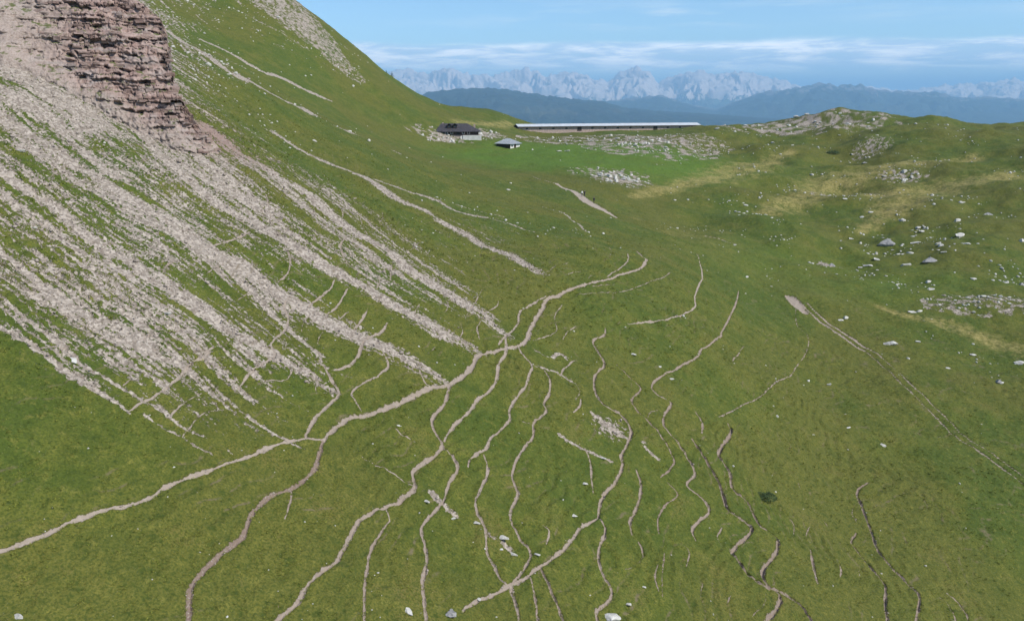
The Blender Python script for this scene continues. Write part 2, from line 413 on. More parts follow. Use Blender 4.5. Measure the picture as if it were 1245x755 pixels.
# scree streaks down the fall line: (half width m, density, [photo pixels])
SCREE = [
    (.95, .95, [(-60, 150), (0, 211), (66, 251), (111, 293), (159, 317), (180, 338), (238, 372), (265, 392), (294, 407), (326, 425), (353, 438), (380, 457), (406, 474)]),
    (.75, .9, [(-50, 262), (0, 300), (26, 318), (42, 338), (79, 360), (114, 386), (138, 396), (159, 409), (180, 423), (212, 439), (226, 447)]),
    (.75, .55, [(-40, 240), (26, 277), (66, 296), (100, 318), (138, 332), (170, 360), (212, 384), (240, 405), (265, 450), (289, 474)]),
    (.42, .75, [(-40, 335), (0, 360), (34, 388), (53, 405), (80, 425), (101, 440)]),
    (.42, .85, [(-40, 378), (0, 402), (27, 415), (53, 433), (87, 457), (101, 465), (119, 476), (156, 505)]),
    (.32, .7, [(27, 383), (53, 401), (79, 420), (90, 436), (122, 454), (148, 473), (172, 489), (201, 507), (225, 523), (254, 537), (286, 555)]),
    (.16, .8, [(176, 508), (201, 526), (222, 537), (249, 552), (266, 560)]),
    (.22, .6, [(300, 505), (325, 522), (350, 535), (372, 545)]),
    (1.5, 1.0, [(-60, 85), (0, 138), (53, 170), (100, 208), (148, 238), (185, 258), (220, 280), (252, 304), (300, 328), (334, 352), (366, 370), (393, 388), (424, 404), (443, 415), (464, 425), (491, 438), (517, 449), (540, 461)]),
    (1.3, 1.0, [(-40, 40), (40, 65), (95, 95), (132, 127), (169, 160), (212, 205), (254, 235), (300, 261), (347, 293), (374, 312), (414, 336), (448, 354), (480, 374), (512, 391), (538, 407), (565, 420), (581, 431)]),
    (1.5, 1.0, [(250, 150), (291, 183), (316, 200), (342, 219), (380, 241), (411, 267), (438, 288), (470, 304), (493, 325), (520, 341), (544, 357), (570, 373), (589, 384), (604, 399), (617, 408)]),
    (1.3, 1.0, [(335, 163), (360, 180), (377, 189), (406, 201), (448, 219), (480, 240), (512, 254), (538, 270)]),
    (1.6, .8, [(538, 270), (565, 284), (591, 299), (620, 310), (641, 325), (660, 337)]),
    (.9, .85, [(459, 219), (501, 232), (525, 240), (565, 259), (591, 264), (620, 272), (650, 284)]),
    (.5, .7, [(554, 246), (590, 256), (620, 264)]),
    (.8, .7, [(120, 300), (150, 330), (190, 352), (215, 366), (250, 385), (290, 420), (318, 440), (330, 452)]),
    (.8, .6, [(190, 250), (240, 285), (265, 312), (300, 345), (330, 375), (350, 395), (385, 430), (398, 450)]),
    (.8, .6, [(300, 240), (340, 270), (380, 300), (410, 325)]),
    (1.0, .5, [(290, 225), (320, 245), (360, 275), (400, 305), (440, 335), (480, 360), (510, 380)]),
    (.9, .55, [(360, 200), (400, 232), (430, 258), (470, 290), (510, 318), (550, 345), (580, 365)]),
    (1.25, 1.25, [(205, 38), (225, 53), (252, 69), (286, 90), (300, 95), (326, 111), (353, 127), (385, 140), (414, 156), (443, 167), (485, 187)]),
    (1.0, 1.2, [(245, 48), (278, 64), (320, 88), (342, 96), (380, 114), (403, 123)]),
    (.5, .6, [(260, 62), (290, 80), (318, 96)]),
    (1.0, .7, [(205, 150), (235, 185), (280, 215), (310, 240)]),
    (.28, 1, [(721, 506), (735, 516), (748, 526), (762, 534)]),
    (.35, .5, [(782, 540), (792, 552), (805, 562)]),
    (.3, .8, [(680, 530), (697, 541), (712, 549), (730, 556), (745, 562)]),
    (.35, .7, [(652, 428), (668, 436), (682, 430), (690, 440)]),
    (.3, .6, [(656, 450), (680, 459), (705, 472)]),
    (.3, .7, [(525, 601), (545, 617), (560, 627)]),
    (.35, .7, [(596, 650), (610, 657), (622, 672)]),
    (.5, .55, [(660, 250), (680, 258), (700, 272), (718, 284)]),
    (1.0, .5, [(518, 166), (535, 171), (560, 174)]),
    (1.1, .12, [(320, -20), (350, 20), (375, 60), (405, 85), (430, 95)]),
    (.9, .1, [(360, 10), (400, 60), (440, 95), (455, 102)]),
    (.9, .35, [(230, 10), (250, 28), (275, 40)]),
]
# how much of the ground is bare rubble between the streaks: (u, v, cover -1..1)
COVER = [(0, 0, .55), (80, 30, .6), (150, 20, .4), (60, 120, .3), (160, 150, .1), (0, 200, 0), (230, 200, .1), (120, 250, -.1), (0, 330, -.05), (60, 400, -.0), (0, 430, -.75), (90, 480, -.75), (230, 400, -.0), (230, 520, -.38),
         (280, 330, -.1), (330, 410, -.15), (380, 430, -.2), (330, 500, -.45), (420, 470, -.7), (300, 230, .0), (400, 280, -.1), (440, 330, -.15), (400, 350, -.55), (460, 400, -.75), (540, 340, -.1), (520, 300, -.35), (480, 270, -.5), (560, 320, -.5),
         (600, 280, -.35), (640, 300, -.5), (620, 360, -.8), (400, 180, -.75), (300, 130, -.6), (500, 220, -.8), (240, 30, -.5), (300, 30, -.55), (350, 30, -.30), (390, 60, -.36), (420, 100, -.55), (450, 130, -.9), (290, 70, -.7),
         (0, 540, -1.1), (0, 700, -1.2), (200, 650, -1.2), (450, 560, -1.05), (600, 520, -.9), (700, 450, -.85), (700, 540, -.85), (600, 640, -.9), (600, 740, -.95), (800, 560, -.95), (850, 700, -1.1), (900, 400, -1.1), (1000, 500, -1.2), (1100, 700, -1.2), (1240, 600, -1.2), (800, 300, -1.0), (700, 200, -1.1), (550, 200, -1.0), (1000, 300, -1.0), (1000, 200, -1.0), (1240, 300, -.95), (1240, 200, -1.0), (700, 350, -.9), (560, 140, -1.2), (1000, 150, -.8), (760, 172, -.75)]

# ground where the bedrock shows through the turf: (u, v, half width px, half height px, strength)
ROCKY = [(345, 6, 16, 12, -.05), (366, 22, 14, 12, -.05), (388, 44, 12, 10, -.1), (405, 66, 10, 8, -.12), (330, 2, 14, 10, -.1), (422, 84, 9, 6, -.15), (741, 211, 26, 5, .3), (756, 220, 22, 4, .4), (790, 178, 45, 9, .05), (720, 170, 60, 6, .0), (845, 172, 25, 6, .1), (1000, 147, 60, 7, .15), (930, 152, 45, 7, .1), (1095, 213, 24, 4, .25), (1010, 314, 16, 3.5, 1.3), (742, 521, 16, 8, .5), (1180, 148, 35, 4, .2), (545, 168, 34, 5, .5), (590, 164, 18, 4, .5), (1060, 180, 16, 4, .2), (1190, 375, 45, 8, .05), (1030, 232, 30, 4, .1)]


def smooth_line(pts, n):
    """Catmull-Rom through pts (k columns), n samples per span"""
    p = np.asarray(pts, float)
    p = np.vstack([2 * p[0] - p[1], p, 2 * p[-1] - p[-2]])
    t = np.linspace(0, 1, n, endpoint=False)[:, None]
    out = []
    for i in range(1, len(p) - 2):
        a, b, c, d = p[i - 1], p[i], p[i + 1], p[i + 2]
        out.append(.5 * (2 * b + (c - a) * t + (2 * a - 5 * b + 4 * c - d) * t * t + (3 * b - a - 3 * c + d) * t ** 3))
    out.append(p[-2][None])
    return np.vstack(out)


def ground_line(px, n=3, jit=0.0, seed=0):
    """photo pixels (+ extra columns) -> points on the ground (x, y, extra...)"""
    q = smooth_line(px, n)
    w = at_many(q[:, :2])
    xy = w[:, :2].copy()
    if jit:
        s = np.r_[0, np.cumsum(np.hypot(*np.diff(xy, axis=0).T))]
        xy[:, 0] += jit * fbm(s * .8, s * 0 + seed, seed); xy[:, 1] += jit * fbm(s * .8, s * 0 + seed + 9, seed + 3)
    return np.c_[xy, q[:, 2:]] if q.shape[1] > 2 else xy


# ---- the grid the ground is built on: rings round the viewpoint, fine where the photo looks
B_FINE = 0.615
nb = 1010
bear = np.linspace(-B_FINE, B_FINE, nb)
side = np.r_[np.linspace(.63, 1.2, 22), np.linspace(1.26, math.pi, 22)]
bear = np.r_[-side[::-1], bear, side]
rf = np.exp(np.linspace(math.log(30), math.log(640), 4000))
dens = np.zeros(len(rf) - 1)
for b in np.linspace(-.57, .57, 17):
    zz = land(rf * math.sin(b), rf * math.cos(b)) - CAM_Z
    yy = rf * math.cos(b)
    vv = -F_PX * (zz * cp + yy * sp) / (yy * cp - zz * sp)
    inside = (vv < 420) & (vv > -420)
    dv = np.abs(np.diff(vv)) * 1024 / 1245 * (inside[1:] & (np.diff(vv) < 0))
    dens = np.maximum(dens * 1.0, dv)
dens = np.convolve(np.r_[dens[:40][::-1], dens, dens[-40:][::-1]], np.ones(81) / 81, 'valid')
dens = np.minimum(dens, 1.6) + .03
cum = np.r_[0, np.cumsum(dens)]
NR = 1060
rings = np.interp(np.linspace(0, cum[-1], NR), cum, rf)
rings = np.r_[np.array([2.0, 6, 10, 14, 18, 22, 26]), rings, np.exp(np.linspace(math.log(660), math.log(90000), 46))]
NBE, NRI = len(bear), len(rings)
BB, RR = np.meshgrid(bear, rings, indexing='ij')
X = RR * np.sin(BB); Y = RR * np.cos(BB)

# land() on a coarser lattice, then cubic-free bilinear in (bearing, ln r): plenty for such a smooth surface
cb = np.r_[-side[::-1], np.linspace(-B_FINE, B_FINE, 140), side]
cr = np.r_[rings[:7], np.exp(np.linspace(math.log(30), math.log(640), 260)), rings[-46:]]
CB, CR = np.meshgrid(cb, cr, indexing='ij')
CZ = land(CR * np.sin(CB), CR * np.cos(CB))


def lattice(F):
    ib = np.clip(np.searchsorted(cb, bear) - 1, 0, len(cb) - 2); tb = (bear - cb[ib]) / (cb[ib + 1] - cb[ib])
    lr, lc = np.log(rings), np.log(cr)
    ir = np.clip(np.searchsorted(lc, lr) - 1, 0, len(cr) - 2); tr = (lr - lc[ir]) / (lc[ir + 1] - lc[ir])
    a = F[ib] + (F[ib + 1] - F[ib]) * tb[:, None]
    return a[:, ir] + (a[:, ir + 1] - a[:, ir]) * tr[None]


def smooth_lattice(F):
    """bilinear leaves faint creases; soften them along both axes"""
    Z = lattice(F)
    return Z


Z = smooth_lattice(CZ)
k = 5
ker = np.ones(k) / k
i0 = len(side); i1 = i0 + nb
for ax in (0, 1):
    P_ = np.pad(Z, [(k // 2, k // 2) if a == ax else (0, 0) for a in (0, 1)], mode='edge')
    Zs = sum(np.take(P_, range(j, j + Z.shape[ax]), axis=ax) for j in range(k)) / k
    Zs[:i0 + 3] = Z[:i0 + 3]; Zs[i1 - 3:] = Z[i1 - 3:]; Zs[:, :10] = Z[:, :10]; Zs[:, -50:] = Z[:, -50:]
    Z = Zs

near = RR < 700


def stamp(line, reach):
    """distance (m) from every grid point within reach of a polyline; yields (index block, dist, t, seg index)"""
    line = np.asarray(line)
    for i in range(len(line) - 1):
        a, b = line[i, :2], line[i + 1, :2]
        bs = [math.atan2(p[0], p[1]) for p in (a, b)]; rs = [math.hypot(*p) for p in (a, b)]
        rm = min(rs)
        b0, b1 = min(bs) - reach / rm, max(bs) + reach / rm
        j0, j1 = np.searchsorted(bear, b0), np.searchsorted(bear, b1)
        k0, k1 = np.searchsorted(rings, min(rs) - reach), np.searchsorted(rings, max(rs) + reach)
        if j1 <= j0 or k1 <= k0:
            continue
        sl = (slice(j0, j1), slice(k0, k1))
        dx, dy = X[sl] - a[0], Y[sl] - a[1]
        ex, ey = b - a
        L2 = ex * ex + ey * ey + 1e-9
        t = np.clip((dx * ex + dy * ey) / L2, 0, 1)
        yield sl, np.hypot(dx - t * ex, dy - t * ey), t, i


# ---- scree: a coordinate q across the fall line, fitted to the traced streaks
ca, sa = math.cos(SA), math.sin(SA)
scree_lines = [(hw, d, ground_line(px, 4, .18, 40 + i)) for i, (hw, d, px) in enumerate(SCREE)]
qx, qy, qv = [], [], []
for hw, d, ln in scree_lines[:24]:
    q = np.median(ln[:, 0] * sa + ln[:, 1] * ca)
    st = max(1, len(ln) // 6)
    for p in ln[::st]:
        qx.append(p[0]); qy.append(p[1]); qv.append(q)
for u, v in [(0, 755), (622, 755), (1245, 755), (900, 500), (1245, 400), (900, 300)]:
    p = at(u, v); qx.append(p[0]); qy.append(p[1]); qv.append(p[0] * sa + p[1] * ca)
QF = TPS(qx, qy, qv, 0.01)
near_c = CR < 700
Qc = np.where(near_c, QF(np.where(near_c, CR, 600) * np.sin(CB), np.where(near_c, CR, 600) * np.cos(CB)), 0)
Q = lattice(Qc)
A_ = X * ca - Y * sa
CVp = at_many(np.array([(u, v) for u, v, c in COVER], float))
COV = TPS(CVp[:, 0], CVp[:, 1], [c for u, v, c in COVER], 0.01)
Rc = np.minimum(CR, 600)
COVER_F = lattice(np.where(near_c, np.clip(COV(Rc * np.sin(CB), Rc * np.cos(CB)), -1.3, .9), -1.3))

aniso = fbm(Q / .42, A_ / 4.6, 5, 4, .6)
aniso = .72 * aniso + .55 * fbm(Q / .17, A_ / 1.7, 6, 3, .6)
aniso2 = fbm(Q / 2.4, A_ / 16, 9, 3, .5)
grain = fbm(X / .42, Y / .42, 21, 3, .65)
scree = COVER_F + (.60 * aniso + .50 * aniso2 + .30 * grain) * np.clip(1.28 + COVER_F, .1, 1)
for hw, d, ln in scree_lines:
    for sl, dist, t, i in stamp(ln, hw * 2.4):
        end = 1 - .6 * ss((i + t) / (len(ln) - 1), .80, 1.0)
        f = (hw * end * (1 + .35 * aniso2[sl]) - dist) / hw * .9 + (d - 1) * 1.0 + .56 * aniso[sl] + .36 * grain[sl] - .04
        # both ends thin out
        scree[sl] = np.maximum(scree[sl], np.where(dist < hw * 2.4, f, -9))
for u, v, ru, rv, amt in ROCKY:
    p_ = at(u, v); pu = at(u + ru, v); pv = at(u, v - rv)
    ax = math.hypot(*(pu - p_)[:2]); ay = math.hypot(*(pv - p_)[:2])
    Dm = math.hypot(*p_[:2])
    e_ = (pu - p_)[:2] / ax if ax < ru * Dm / F_PX * 2 else np.array((math.cos(math.atan2(p_[0], p_[1])), -math.sin(math.atan2(p_[0], p_[1]))))
    ax = min(ax, ru * Dm / F_PX * 1.3); ay = min(ay, rv * Dm / F_PX * 6)
    f_ = np.array((-e_[1], e_[0]))
    d_ = np.hypot(((X - p_[0]) * e_[0] + (Y - p_[1]) * e_[1]) / ax, ((X - p_[0]) * f_[0] + (Y - p_[1]) * f_[1]) / ay)
    n_ = fbm(X / (.25 * ax), Y / (.25 * ax), 81, 4, .6)
    scree = np.maximum(scree, np.where(d_ < 1.6, amt * (1 - d_) + .6 * n_ - .15, -9))
scree = np.where(near, np.clip(scree, -1.5, 1.5), -1.5)

# ---- relief of the turf
slope_wt = ss(RR, 20, 40) * ss(-RR, -900, -650)
right_hill = ss(X - .12 * Y, 0, 60) * ss(RR, 150, 230)
rel = .5 * fbm(X / 24, Y / 20, 30, 2) * ss(RR, 40, 90) + .34 * fbm(X / 12, Y / 12, 31, 3) + .10 * fbm(X / 3.1, Y / 3.1, 33, 3) + .07 * fbm(X / .9, Y / .9, 35, 3, .6) + .03 * fbm(X / .34, Y / .34, 36, 2)
rel += right_hill * (3.6 * fbm(X / 38, Y / 30, 37, 4, .42) + .2 * np.abs(fbm(X / 9, Y / 6, 38, 3)))
# cattle terraces: shallow steps along the contour on the steeper turf
stepz = Z / .75 + 1.2 * fbm(X / 9, Y / 9, 39, 3)
terr = .22 * (np.abs((stepz % 1) - .5) * 2) * ss(fbm(X / 18, Y / 18, 41, 2), -.2, .4) * ss(Y, 30, 60) * ss(-Y, -180, -120)
sc01 = ss(scree, -.1, .25)
rel += terr * (1 - sc01) + sc01 * (.10 * fbm(X / .55, Y / .55, 43, 3, .65) + .10 * fbm(Q / 1.2, A_ / 4, 45, 2) - .05)
far_rel = ss(RR, 900, 2500) * 60 * fbm(X / 900, Y / 900, 47, 4)
Z = Z + rel * slope_wt + far_rel

# ---- trails trodden into it
path = np.full(X.shape, -9.0, dtype=np.float64)      # signed: > 0 inside, in half widths
brown = np.zeros(X.shape); pid = np.full(X.shape, -1, dtype=np.int32)
carve = np.zeros(X.shape); lip = np.zeros(X.shape)
trail_lines = []
for i, (w, dep, stg, br, lab, px) in enumerate(TRAILS):
    n = max(2, int(np.hypot(*np.diff(np.array(px, float), axis=0).T).mean() / 4))
    ln = ground_line(px, n, .05 * min(1, w * 2), i)
    s = np.r_[0, np.cumsum(np.hypot(*np.diff(ln, axis=0).T))]
    hw = w * (.35 if dep >= .3 else .34 if w <= .42 else .25) * (1 + .6 * fbm(s / 1.4, s * 0 + i, 71 + i, 2)) * np.clip(.55 + .45 * np.minimum(s, s[-1] - s) / 1.5, .55, 1)
    st = stg - .9 * (1 - stg) + (.5 * (1.15 - stg) + (.22 if w < .55 else 0)) * fbm(s / 1.8, s * 0 + 3.3 * i, 90 + i, 2)
    trail_lines.append((np.c_[ln, hw], dep, st, br, lab))
for i, (dep, stg, br, lab, px) in enumerate(WIDE):
    ln = ground_line(px, 5)
    trail_lines.append((ln, dep, np.full(len(ln), stg), br, lab))
rut_c = ground_line(np.c_[np.array(RUTS, float), RUT_STR], 10)
tan = np.gradient(rut_c[:, :2], axis=0); tan /= np.linalg.norm(tan, axis=1)[:, None] + 1e-9
for off in (-.85, .85):
    ln = rut_c[:, :2] + off * np.c_[tan[:, 1], -tan[:, 0]]
    s = np.r_[0, np.cumsum(np.hypot(*np.diff(ln, axis=0).T))]
    trail_lines.append((np.c_[ln, np.where(rut_c[:, 2] > .7, .36, .27) * (1 + .4 * fbm(s / 2, s * 0 + off, 99, 3))], .12, rut_c[:, 2] - .12 + .25 * fbm(s / 5, s * 0 + off, 97, 3), .25,
                        'left rut of the old wheel track down the right meadow' if off > 0 else 'right rut of the old wheel track down the right meadow'))
wob = .30 * fbm(X / .45, Y / .45, 51, 3, .65)
for i, (ln, dep, st, br, lab) in enumerate(trail_lines):
    reach = ln[:, 2].max() * 1.3 + 1.1
    for sl, dist, t, j in stamp(ln, reach):
        h = ln[j, 2] + (ln[j + 1, 2] - ln[j, 2]) * t
        sg = st[j] + (st[j + 1] - st[j]) * t
        f = (h - dist) / h + wob[sl]
        fs = np.where(f > -.6, f + (sg - 1) * 1.1, f)
        cur = path[sl]
        m = fs > cur
        path[sl] = np.where(m, fs, cur)
        brown[sl] = np.where(m, br, brown[sl]); pid[sl] = np.where(m, i, pid[sl])
        prof = (1.1 if dep < .3 else .88) * dep * ss((h - dist) / .16, -.35, 1.0) * np.clip(sg, 0, 1)
        carve[sl] = np.maximum(carve[sl], prof)
        lp = .08 * dep * np.exp(-((dist - h - .3) / .25) ** 2)
        lip[sl] = np.maximum(lip[sl], lp * np.clip(sg, 0, 1))
Z = Z - carve + lip * (carve < .01)
path = np.maximum(path, -1.5)

# ---- dry grass and lush grass
dry = np.full(X.shape, -1.0)
for px in DRY:
    ln = ground_line(px, 5)
    ln[:, 2] *= 1.15
    for sl, dist, t, j in stamp(ln, ln[:, 2].max() * 2.6):
        h = 1.25 * ln[j, 2] + (ln[j + 1, 2] - ln[j, 2]) * t
        dry[sl] = np.maximum(dry[sl], (h - dist) / h)
dry += .35 * fbm(X / 4, Y / 3, 53, 3)
dry += .45 * fbm(X / 2.2, Y / 1.6, 54, 4, .6)
vc = at(830, 285); dry = np.maximum(dry, -.25 - .9 * np.hypot((X - vc[0]) / 45, (Y - vc[1]) / 60) + .4 * fbm(X / 6, Y / 6, 55, 3))
dry = ss(dry, -.6, .9)
p1 = at(720, 190); p2 = at(1000, 330)
lush = ss(-np.hypot((X - p1[0]) / 75, (Y - p1[1]) / 55), -1.0, -.45) + .3 * ss(-np.hypot((X - p2[0]) / 45, (Y - p2[1]) / 35), -1, -.3)
tread = ss(np.abs((stepz % 1) - .5), .10, .02) * ss(fbm(X / 7, Y / 7, 44, 3), .05, .5) * ss(Y, 30, 50) * ss(-Y, -190, -130)
lush = np.clip(lush * (1 + .4 * fbm(X / 12, Y / 12, 57, 3)), 0, 1)
p3 = at(30, 20); p4 = at(230, 150)
ledge_c = at(60, 20)
red = ss(-np.hypot((X - p4[0]) / 16, (Y - p4[1]) / 14), -1.0, -.2)


# ------------------------------------------------------------------ materials
def new_mat(name):
    m = bpy.data.materials.new(name); m.use_nodes = True
    g = N(m.node_tree)
    out = g.n('ShaderNodeOutputMaterial'); b = g.n('ShaderNodeBsdfPrincipled')
    g.l(b.outputs[0], out.inputs[0])
    b.inputs['Roughness'].default_value = 0.9
    b.inputs['Specular IOR Level'].default_value = 0.15
    return m, g, b


def bump(g, b, h, strength, dist):
    nd = g.n('ShaderNodeBump')
    nd.inputs['Strength'].default_value = strength; nd.inputs['Distance'].default_value = dist
    g.l(h, nd.inputs['Height']); g.l(nd.outputs[0], b.inputs['Normal'])


def ground_material():
    m, g, b = new_mat('alpine_ground')
    P = g.n('ShaderNodeNewGeometry').outputs['Position']
    n_big = g.noise(P, .035, 3, .5); n_mid = g.noise(P, .22, 4, .6); n_sm = g.noise(P, 1.3, 4, .65); n_ti = g.noise(P, 6.0, 3, .7)
    # turf: mixed greens, yellowing tufts, darker clumps
    c = g.mix(g.sm(n_mid, .34, .66), (.076, .104, .016), (.138, .150, .026))
    c = g.mix(g.sm(n_big, .42, .6, 0, .6), c, (.140, .128, .029))
    c = g.mix(g.sm(n_big, .5, .34, 0, .6), c, (.076, .114, .020))
    c = g.mix(g.math('MULTIPLY', g.sm(n_sm, .52, .72), .7), c, (.215, .20, .045))
    c = g.mix(g.math('MULTIPLY', g.sm(n_sm, .46, .30), .75), c, (.046, .070, .013))
    c = g.mix(g.sm(n_ti, .35, .62, .75, 0), c, (.044, .066, .012))
    c = g.mix(g.math('MULTIPLY', g.sm(n_mid, .56, .68), g.sm(n_ti, .45, .6, 0, .5)), c, (.155, .125, .045))
    c = g.mix(g.math('MULTIPLY', g.sm(g.noise(P, 9.0, 2, .6), .66, .74), .5), c, (.26, .24, .12))
    lushc = g.mix(g.sm(n_sm, .3, .7), (.072, .138, .018), (.108, .172, .026))
    c = g.mix(g.math('MULTIPLY', g.attr('lush'), .9), c, lushc)
    dryc = g.mix(g.sm(n_sm, .3, .7), (.23, .19, .062), (.36, .30, .115))
    c = g.mix(g.math('MULTIPLY', g.math('MULTIPLY', g.attr('dry'), g.sm(g.math('ADD', n_sm, n_mid), .60, 1.20)), .78), c, dryc)
    # scree and bare stones
    st = g.n('ShaderNodeTexVoronoi'); g.l(P, st.inputs['Vector']); st.inputs['Scale'].default_value = 4.2
    stone = g.n('ShaderNodeSeparateColor'); g.l(st.outputs['Color'], stone.inputs[0])
    sc = g.mix(g.sm(stone.outputs[0], 0, 1), (.245, .205, .168), (.47, .408, .345))
    sc = g.mix(g.sm(n_sm, .5, .72, 0, .6), sc, (.19, .150, .118))
    sc = g.mix(g.math('MULTIPLY', g.attr('red'), .75), sc, g.mix(n_sm, (.22, .135, .11), (.34, .235, .20)))
    ms = g.sm(g.math('ADD', g.attr('scree'), g.math('MULTIPLY', g.math('SUBTRACT', g.noise(P, 4.5, 3, .75), .5), 1.5)), -.10, .14)
    c2 = g.mix(ms, c, sc)
    c2 = g.mix(g.math('MULTIPLY', g.math('MULTIPLY', g.attr('tread'), g.sm(n_sm, .4, .6)), .75), c2, (.17, .135, .085))
    # trodden earth
    pth = g.attr('path')
    earth = g.mix(g.attr('brown'), g.mix(n_sm, (.28, .226, .18), (.42, .355, .29)), g.mix(n_sm, (.135, .088, .064), (.225, .155, .12)))
    earth = g.mix(g.math('MULTIPLY', g.sm(n_ti, .54, .7), .6), earth, (.40, .365, .33))
    e = g.math('ADD', pth, g.math('MULTIPLY', g.math('SUBTRACT', g.noise(P, 4.0, 4, .75), .5), 1.05))
    mp = g.sm(e, -.14, .16)
    # a thin rim of dark bare soil round the trodden part
    rim = g.math('MULTIPLY', g.sm(e, -.5, -.12), .45)
    c3 = g.mix(rim, c2, g.mix(ms, (.070, .058, .028), (.22, .18, .15)))
    c3 = g.mix(mp, c3, earth)
    # far valley floor: dark forest
    c3 = g.mix(g.attr('far'), c3, (.022, .042, .018))
    g.l(c3, b.inputs['Base Color'])
    h = g.math('ADD', g.math('MULTIPLY', n_ti, .5), n_sm)
    h = g.math('ADD', h, g.math('MULTIPLY', g.math('MULTIPLY', stone.outputs[1], ms), .9))
    bump(g, b, h, .75, .22)
    return m


def rock_material(name, lo, hi, stain, strata=0.0, cliffy=False):
    m, g, b = new_mat(name)
    tc = g.n('ShaderNodeNewGeometry').outputs['Position']
    n1 = g.noise(tc, .9, 5, .65); n2 = g.noise(tc, 5, 4, .7)
    c = g.mix(g.sm(n1, .3, .7), lo, hi)
    c = g.mix(g.sm(n2, .52, .72, 0, .55), c, stain)
    if strata:
        s = g.noise(g.mapping(tc, (.12, .12, 3.2)), 1.0, 4, .6)
        c = g.mix(g.sm(s, .42, .62, 0, .7), c, tuple(x * .62 for x in lo))
        s2 = g.noise(g.mapping(tc, (.3, .3, .7), loc=(5, 2, 1)), 1.0, 3, .6)
        c = g.mix(g.sm(s2, .5, .68, 0, .55), c, (.36, .325, .30))
    if cliffy:
        c = g.mix(g.math('MULTIPLY', g.attr('rubble'), .8), c, g.mix(g.sm(n2, .35, .65), (.25, .205, .172), (.43, .37, .32)))
        sz = g.n('ShaderNodeSeparateXYZ'); g.l(g.n('ShaderNodeNewGeometry').outputs['Normal'], sz.inputs[0])
        tuft = g.math('MULTIPLY', g.sm(sz.outputs[2], .72, .86), g.sm(g.noise(tc, .7, 4, .65), .5, .58))
        c = g.mix(g.math('MULTIPLY', tuft, .9), c, (.085, .105, .025))
    g.l(c, b.inputs['Base Color'])
    bump(g, b, g.math('ADD', n1, g.math('MULTIPLY', n2, .4)), .8, .25)
    return m


M_GROUND = ground_material()
M_LIME = rock_material('white_limestone', (.44, .42, .375), (.66, .64, .585), (.24, .235, .22))
M_GREY = rock_material('grey_limestone', (.24, .235, .23), (.40, .39, .38), (.14, .135, .12))
M_SCREE = rock_material('scree_stone', (.27, .225, .188), (.45, .39, .335), (.21, .168, .138))
M_CLIFF = rock_material('red_limestone_cliff', (.305, .205, .172), (.45, .345, .30), (.215, .142, .118), 1.0, True)


# ------------------------------------------------------------------ linking helpers
def link_mesh(name, verts, faces, mat, parent=None, smooth=False, loops=None):
    me = bpy.data.meshes.new(name)
    if isinstance(faces, np.ndarray):
        nf, k_ = faces.shape
        me.vertices.add(len(verts)); me.vertices.foreach_set('co', np.ascontiguousarray(verts, dtype=np.float32).ravel())
        me.loops.add(nf * k_); me.loops.foreach_set('vertex_index', faces.astype(np.int32).ravel())
        me.polygons.add(nf); me.polygons.foreach_set('loop_start', np.arange(0, nf * k_, k_, dtype=np.int32))
        if smooth:
            me.polygons.foreach_set('use_smooth', np.ones(nf, dtype=bool))
        me.update(calc_edges=True)
    else:
        me.from_pydata([tuple(v) for v in verts], [], [tuple(f) for f in faces]); me.update()
        if smooth:
            me.polygons.foreach_set('use_smooth', np.ones(len(me.polygons), dtype=bool))
    if mat:
        me.materials.append(mat)
    o = bpy.data.objects.new(name, me); C.objects.link(o)
    if parent:
        o.parent = parent
    return o


def tag(o, label=None, cat=None, group=None, kind=None):
    if label: o['label'] = label
    if cat: o['category'] = cat
    if group: o['group'] = group
    if kind: o['kind'] = kind
    return o


# ------------------------------------------------------------------ ground, scree and paths: one continuous surface cut where the cover changes
VX = np.stack([X, Y, Z], -1).reshape(-1, 3)
ids = np.arange(NBE * NRI).reshape(NBE, NRI)
quads = np.stack([ids[:-1, :-1], ids[1:, :-1], ids[1:, 1:], ids[:-1, 1:]], -1)
nrm = np.cross(np.gradient(np.stack([X, Y, Z], -1), axis=0), np.gradient(np.stack([X, Y, Z], -1), axis=1))
nrm /= np.linalg.norm(nrm, axis=-1)[..., None] + 1e-12
nrm *= np.sign(nrm[..., 2:3]); nrm = nrm.reshape(-1, 3)


def cell(F):
    return (F[:-1, :-1] + F[1:, :-1] + F[1:, 1:] + F[:-1, 1:]) / 4


cp_ = cell(path); cs_ = cell(scree)
cid = pid[:-1, :-1].copy()
owner = np.full(cp_.shape, -1, dtype=np.int32)
owner[cs_ > .05] = -2
owner[cp_ > .0] = cid[cp_ > .0]
ATT = {'path': path, 'scree': scree, 'brown': brown, 'dry': dry, 'lush': lush, 'red': red, 'tread': tread, 'far': ss(RR, 700, 1200)}
ATT = {k_: v.reshape(-1).astype(np.float32) for k_, v in ATT.items()}


def ground_piece(name, mask):
    q = quads[mask].reshape(-1, 4)
    if not len(q):
        return None
    if name == 'ground':                    # close the ring behind the camera
        q = np.vstack([q, np.stack([ids[-1, :-1], ids[0, :-1], ids[0, 1:], ids[-1, 1:]], -1)])
    used, inv = np.unique(q, return_inverse=True)
    q = inv.reshape(-1, 4)
    o = link_mesh(name, VX[used], q, M_GROUND, smooth=True)
    me = o.data
    for k_, v in ATT.items():
        a = me.attributes.new(k_, 'FLOAT', 'POINT'); a.data.foreach_set('value', v[used])
    me.normals_split_custom_set_from_vertices(nrm[used].astype(np.float32))
    return o


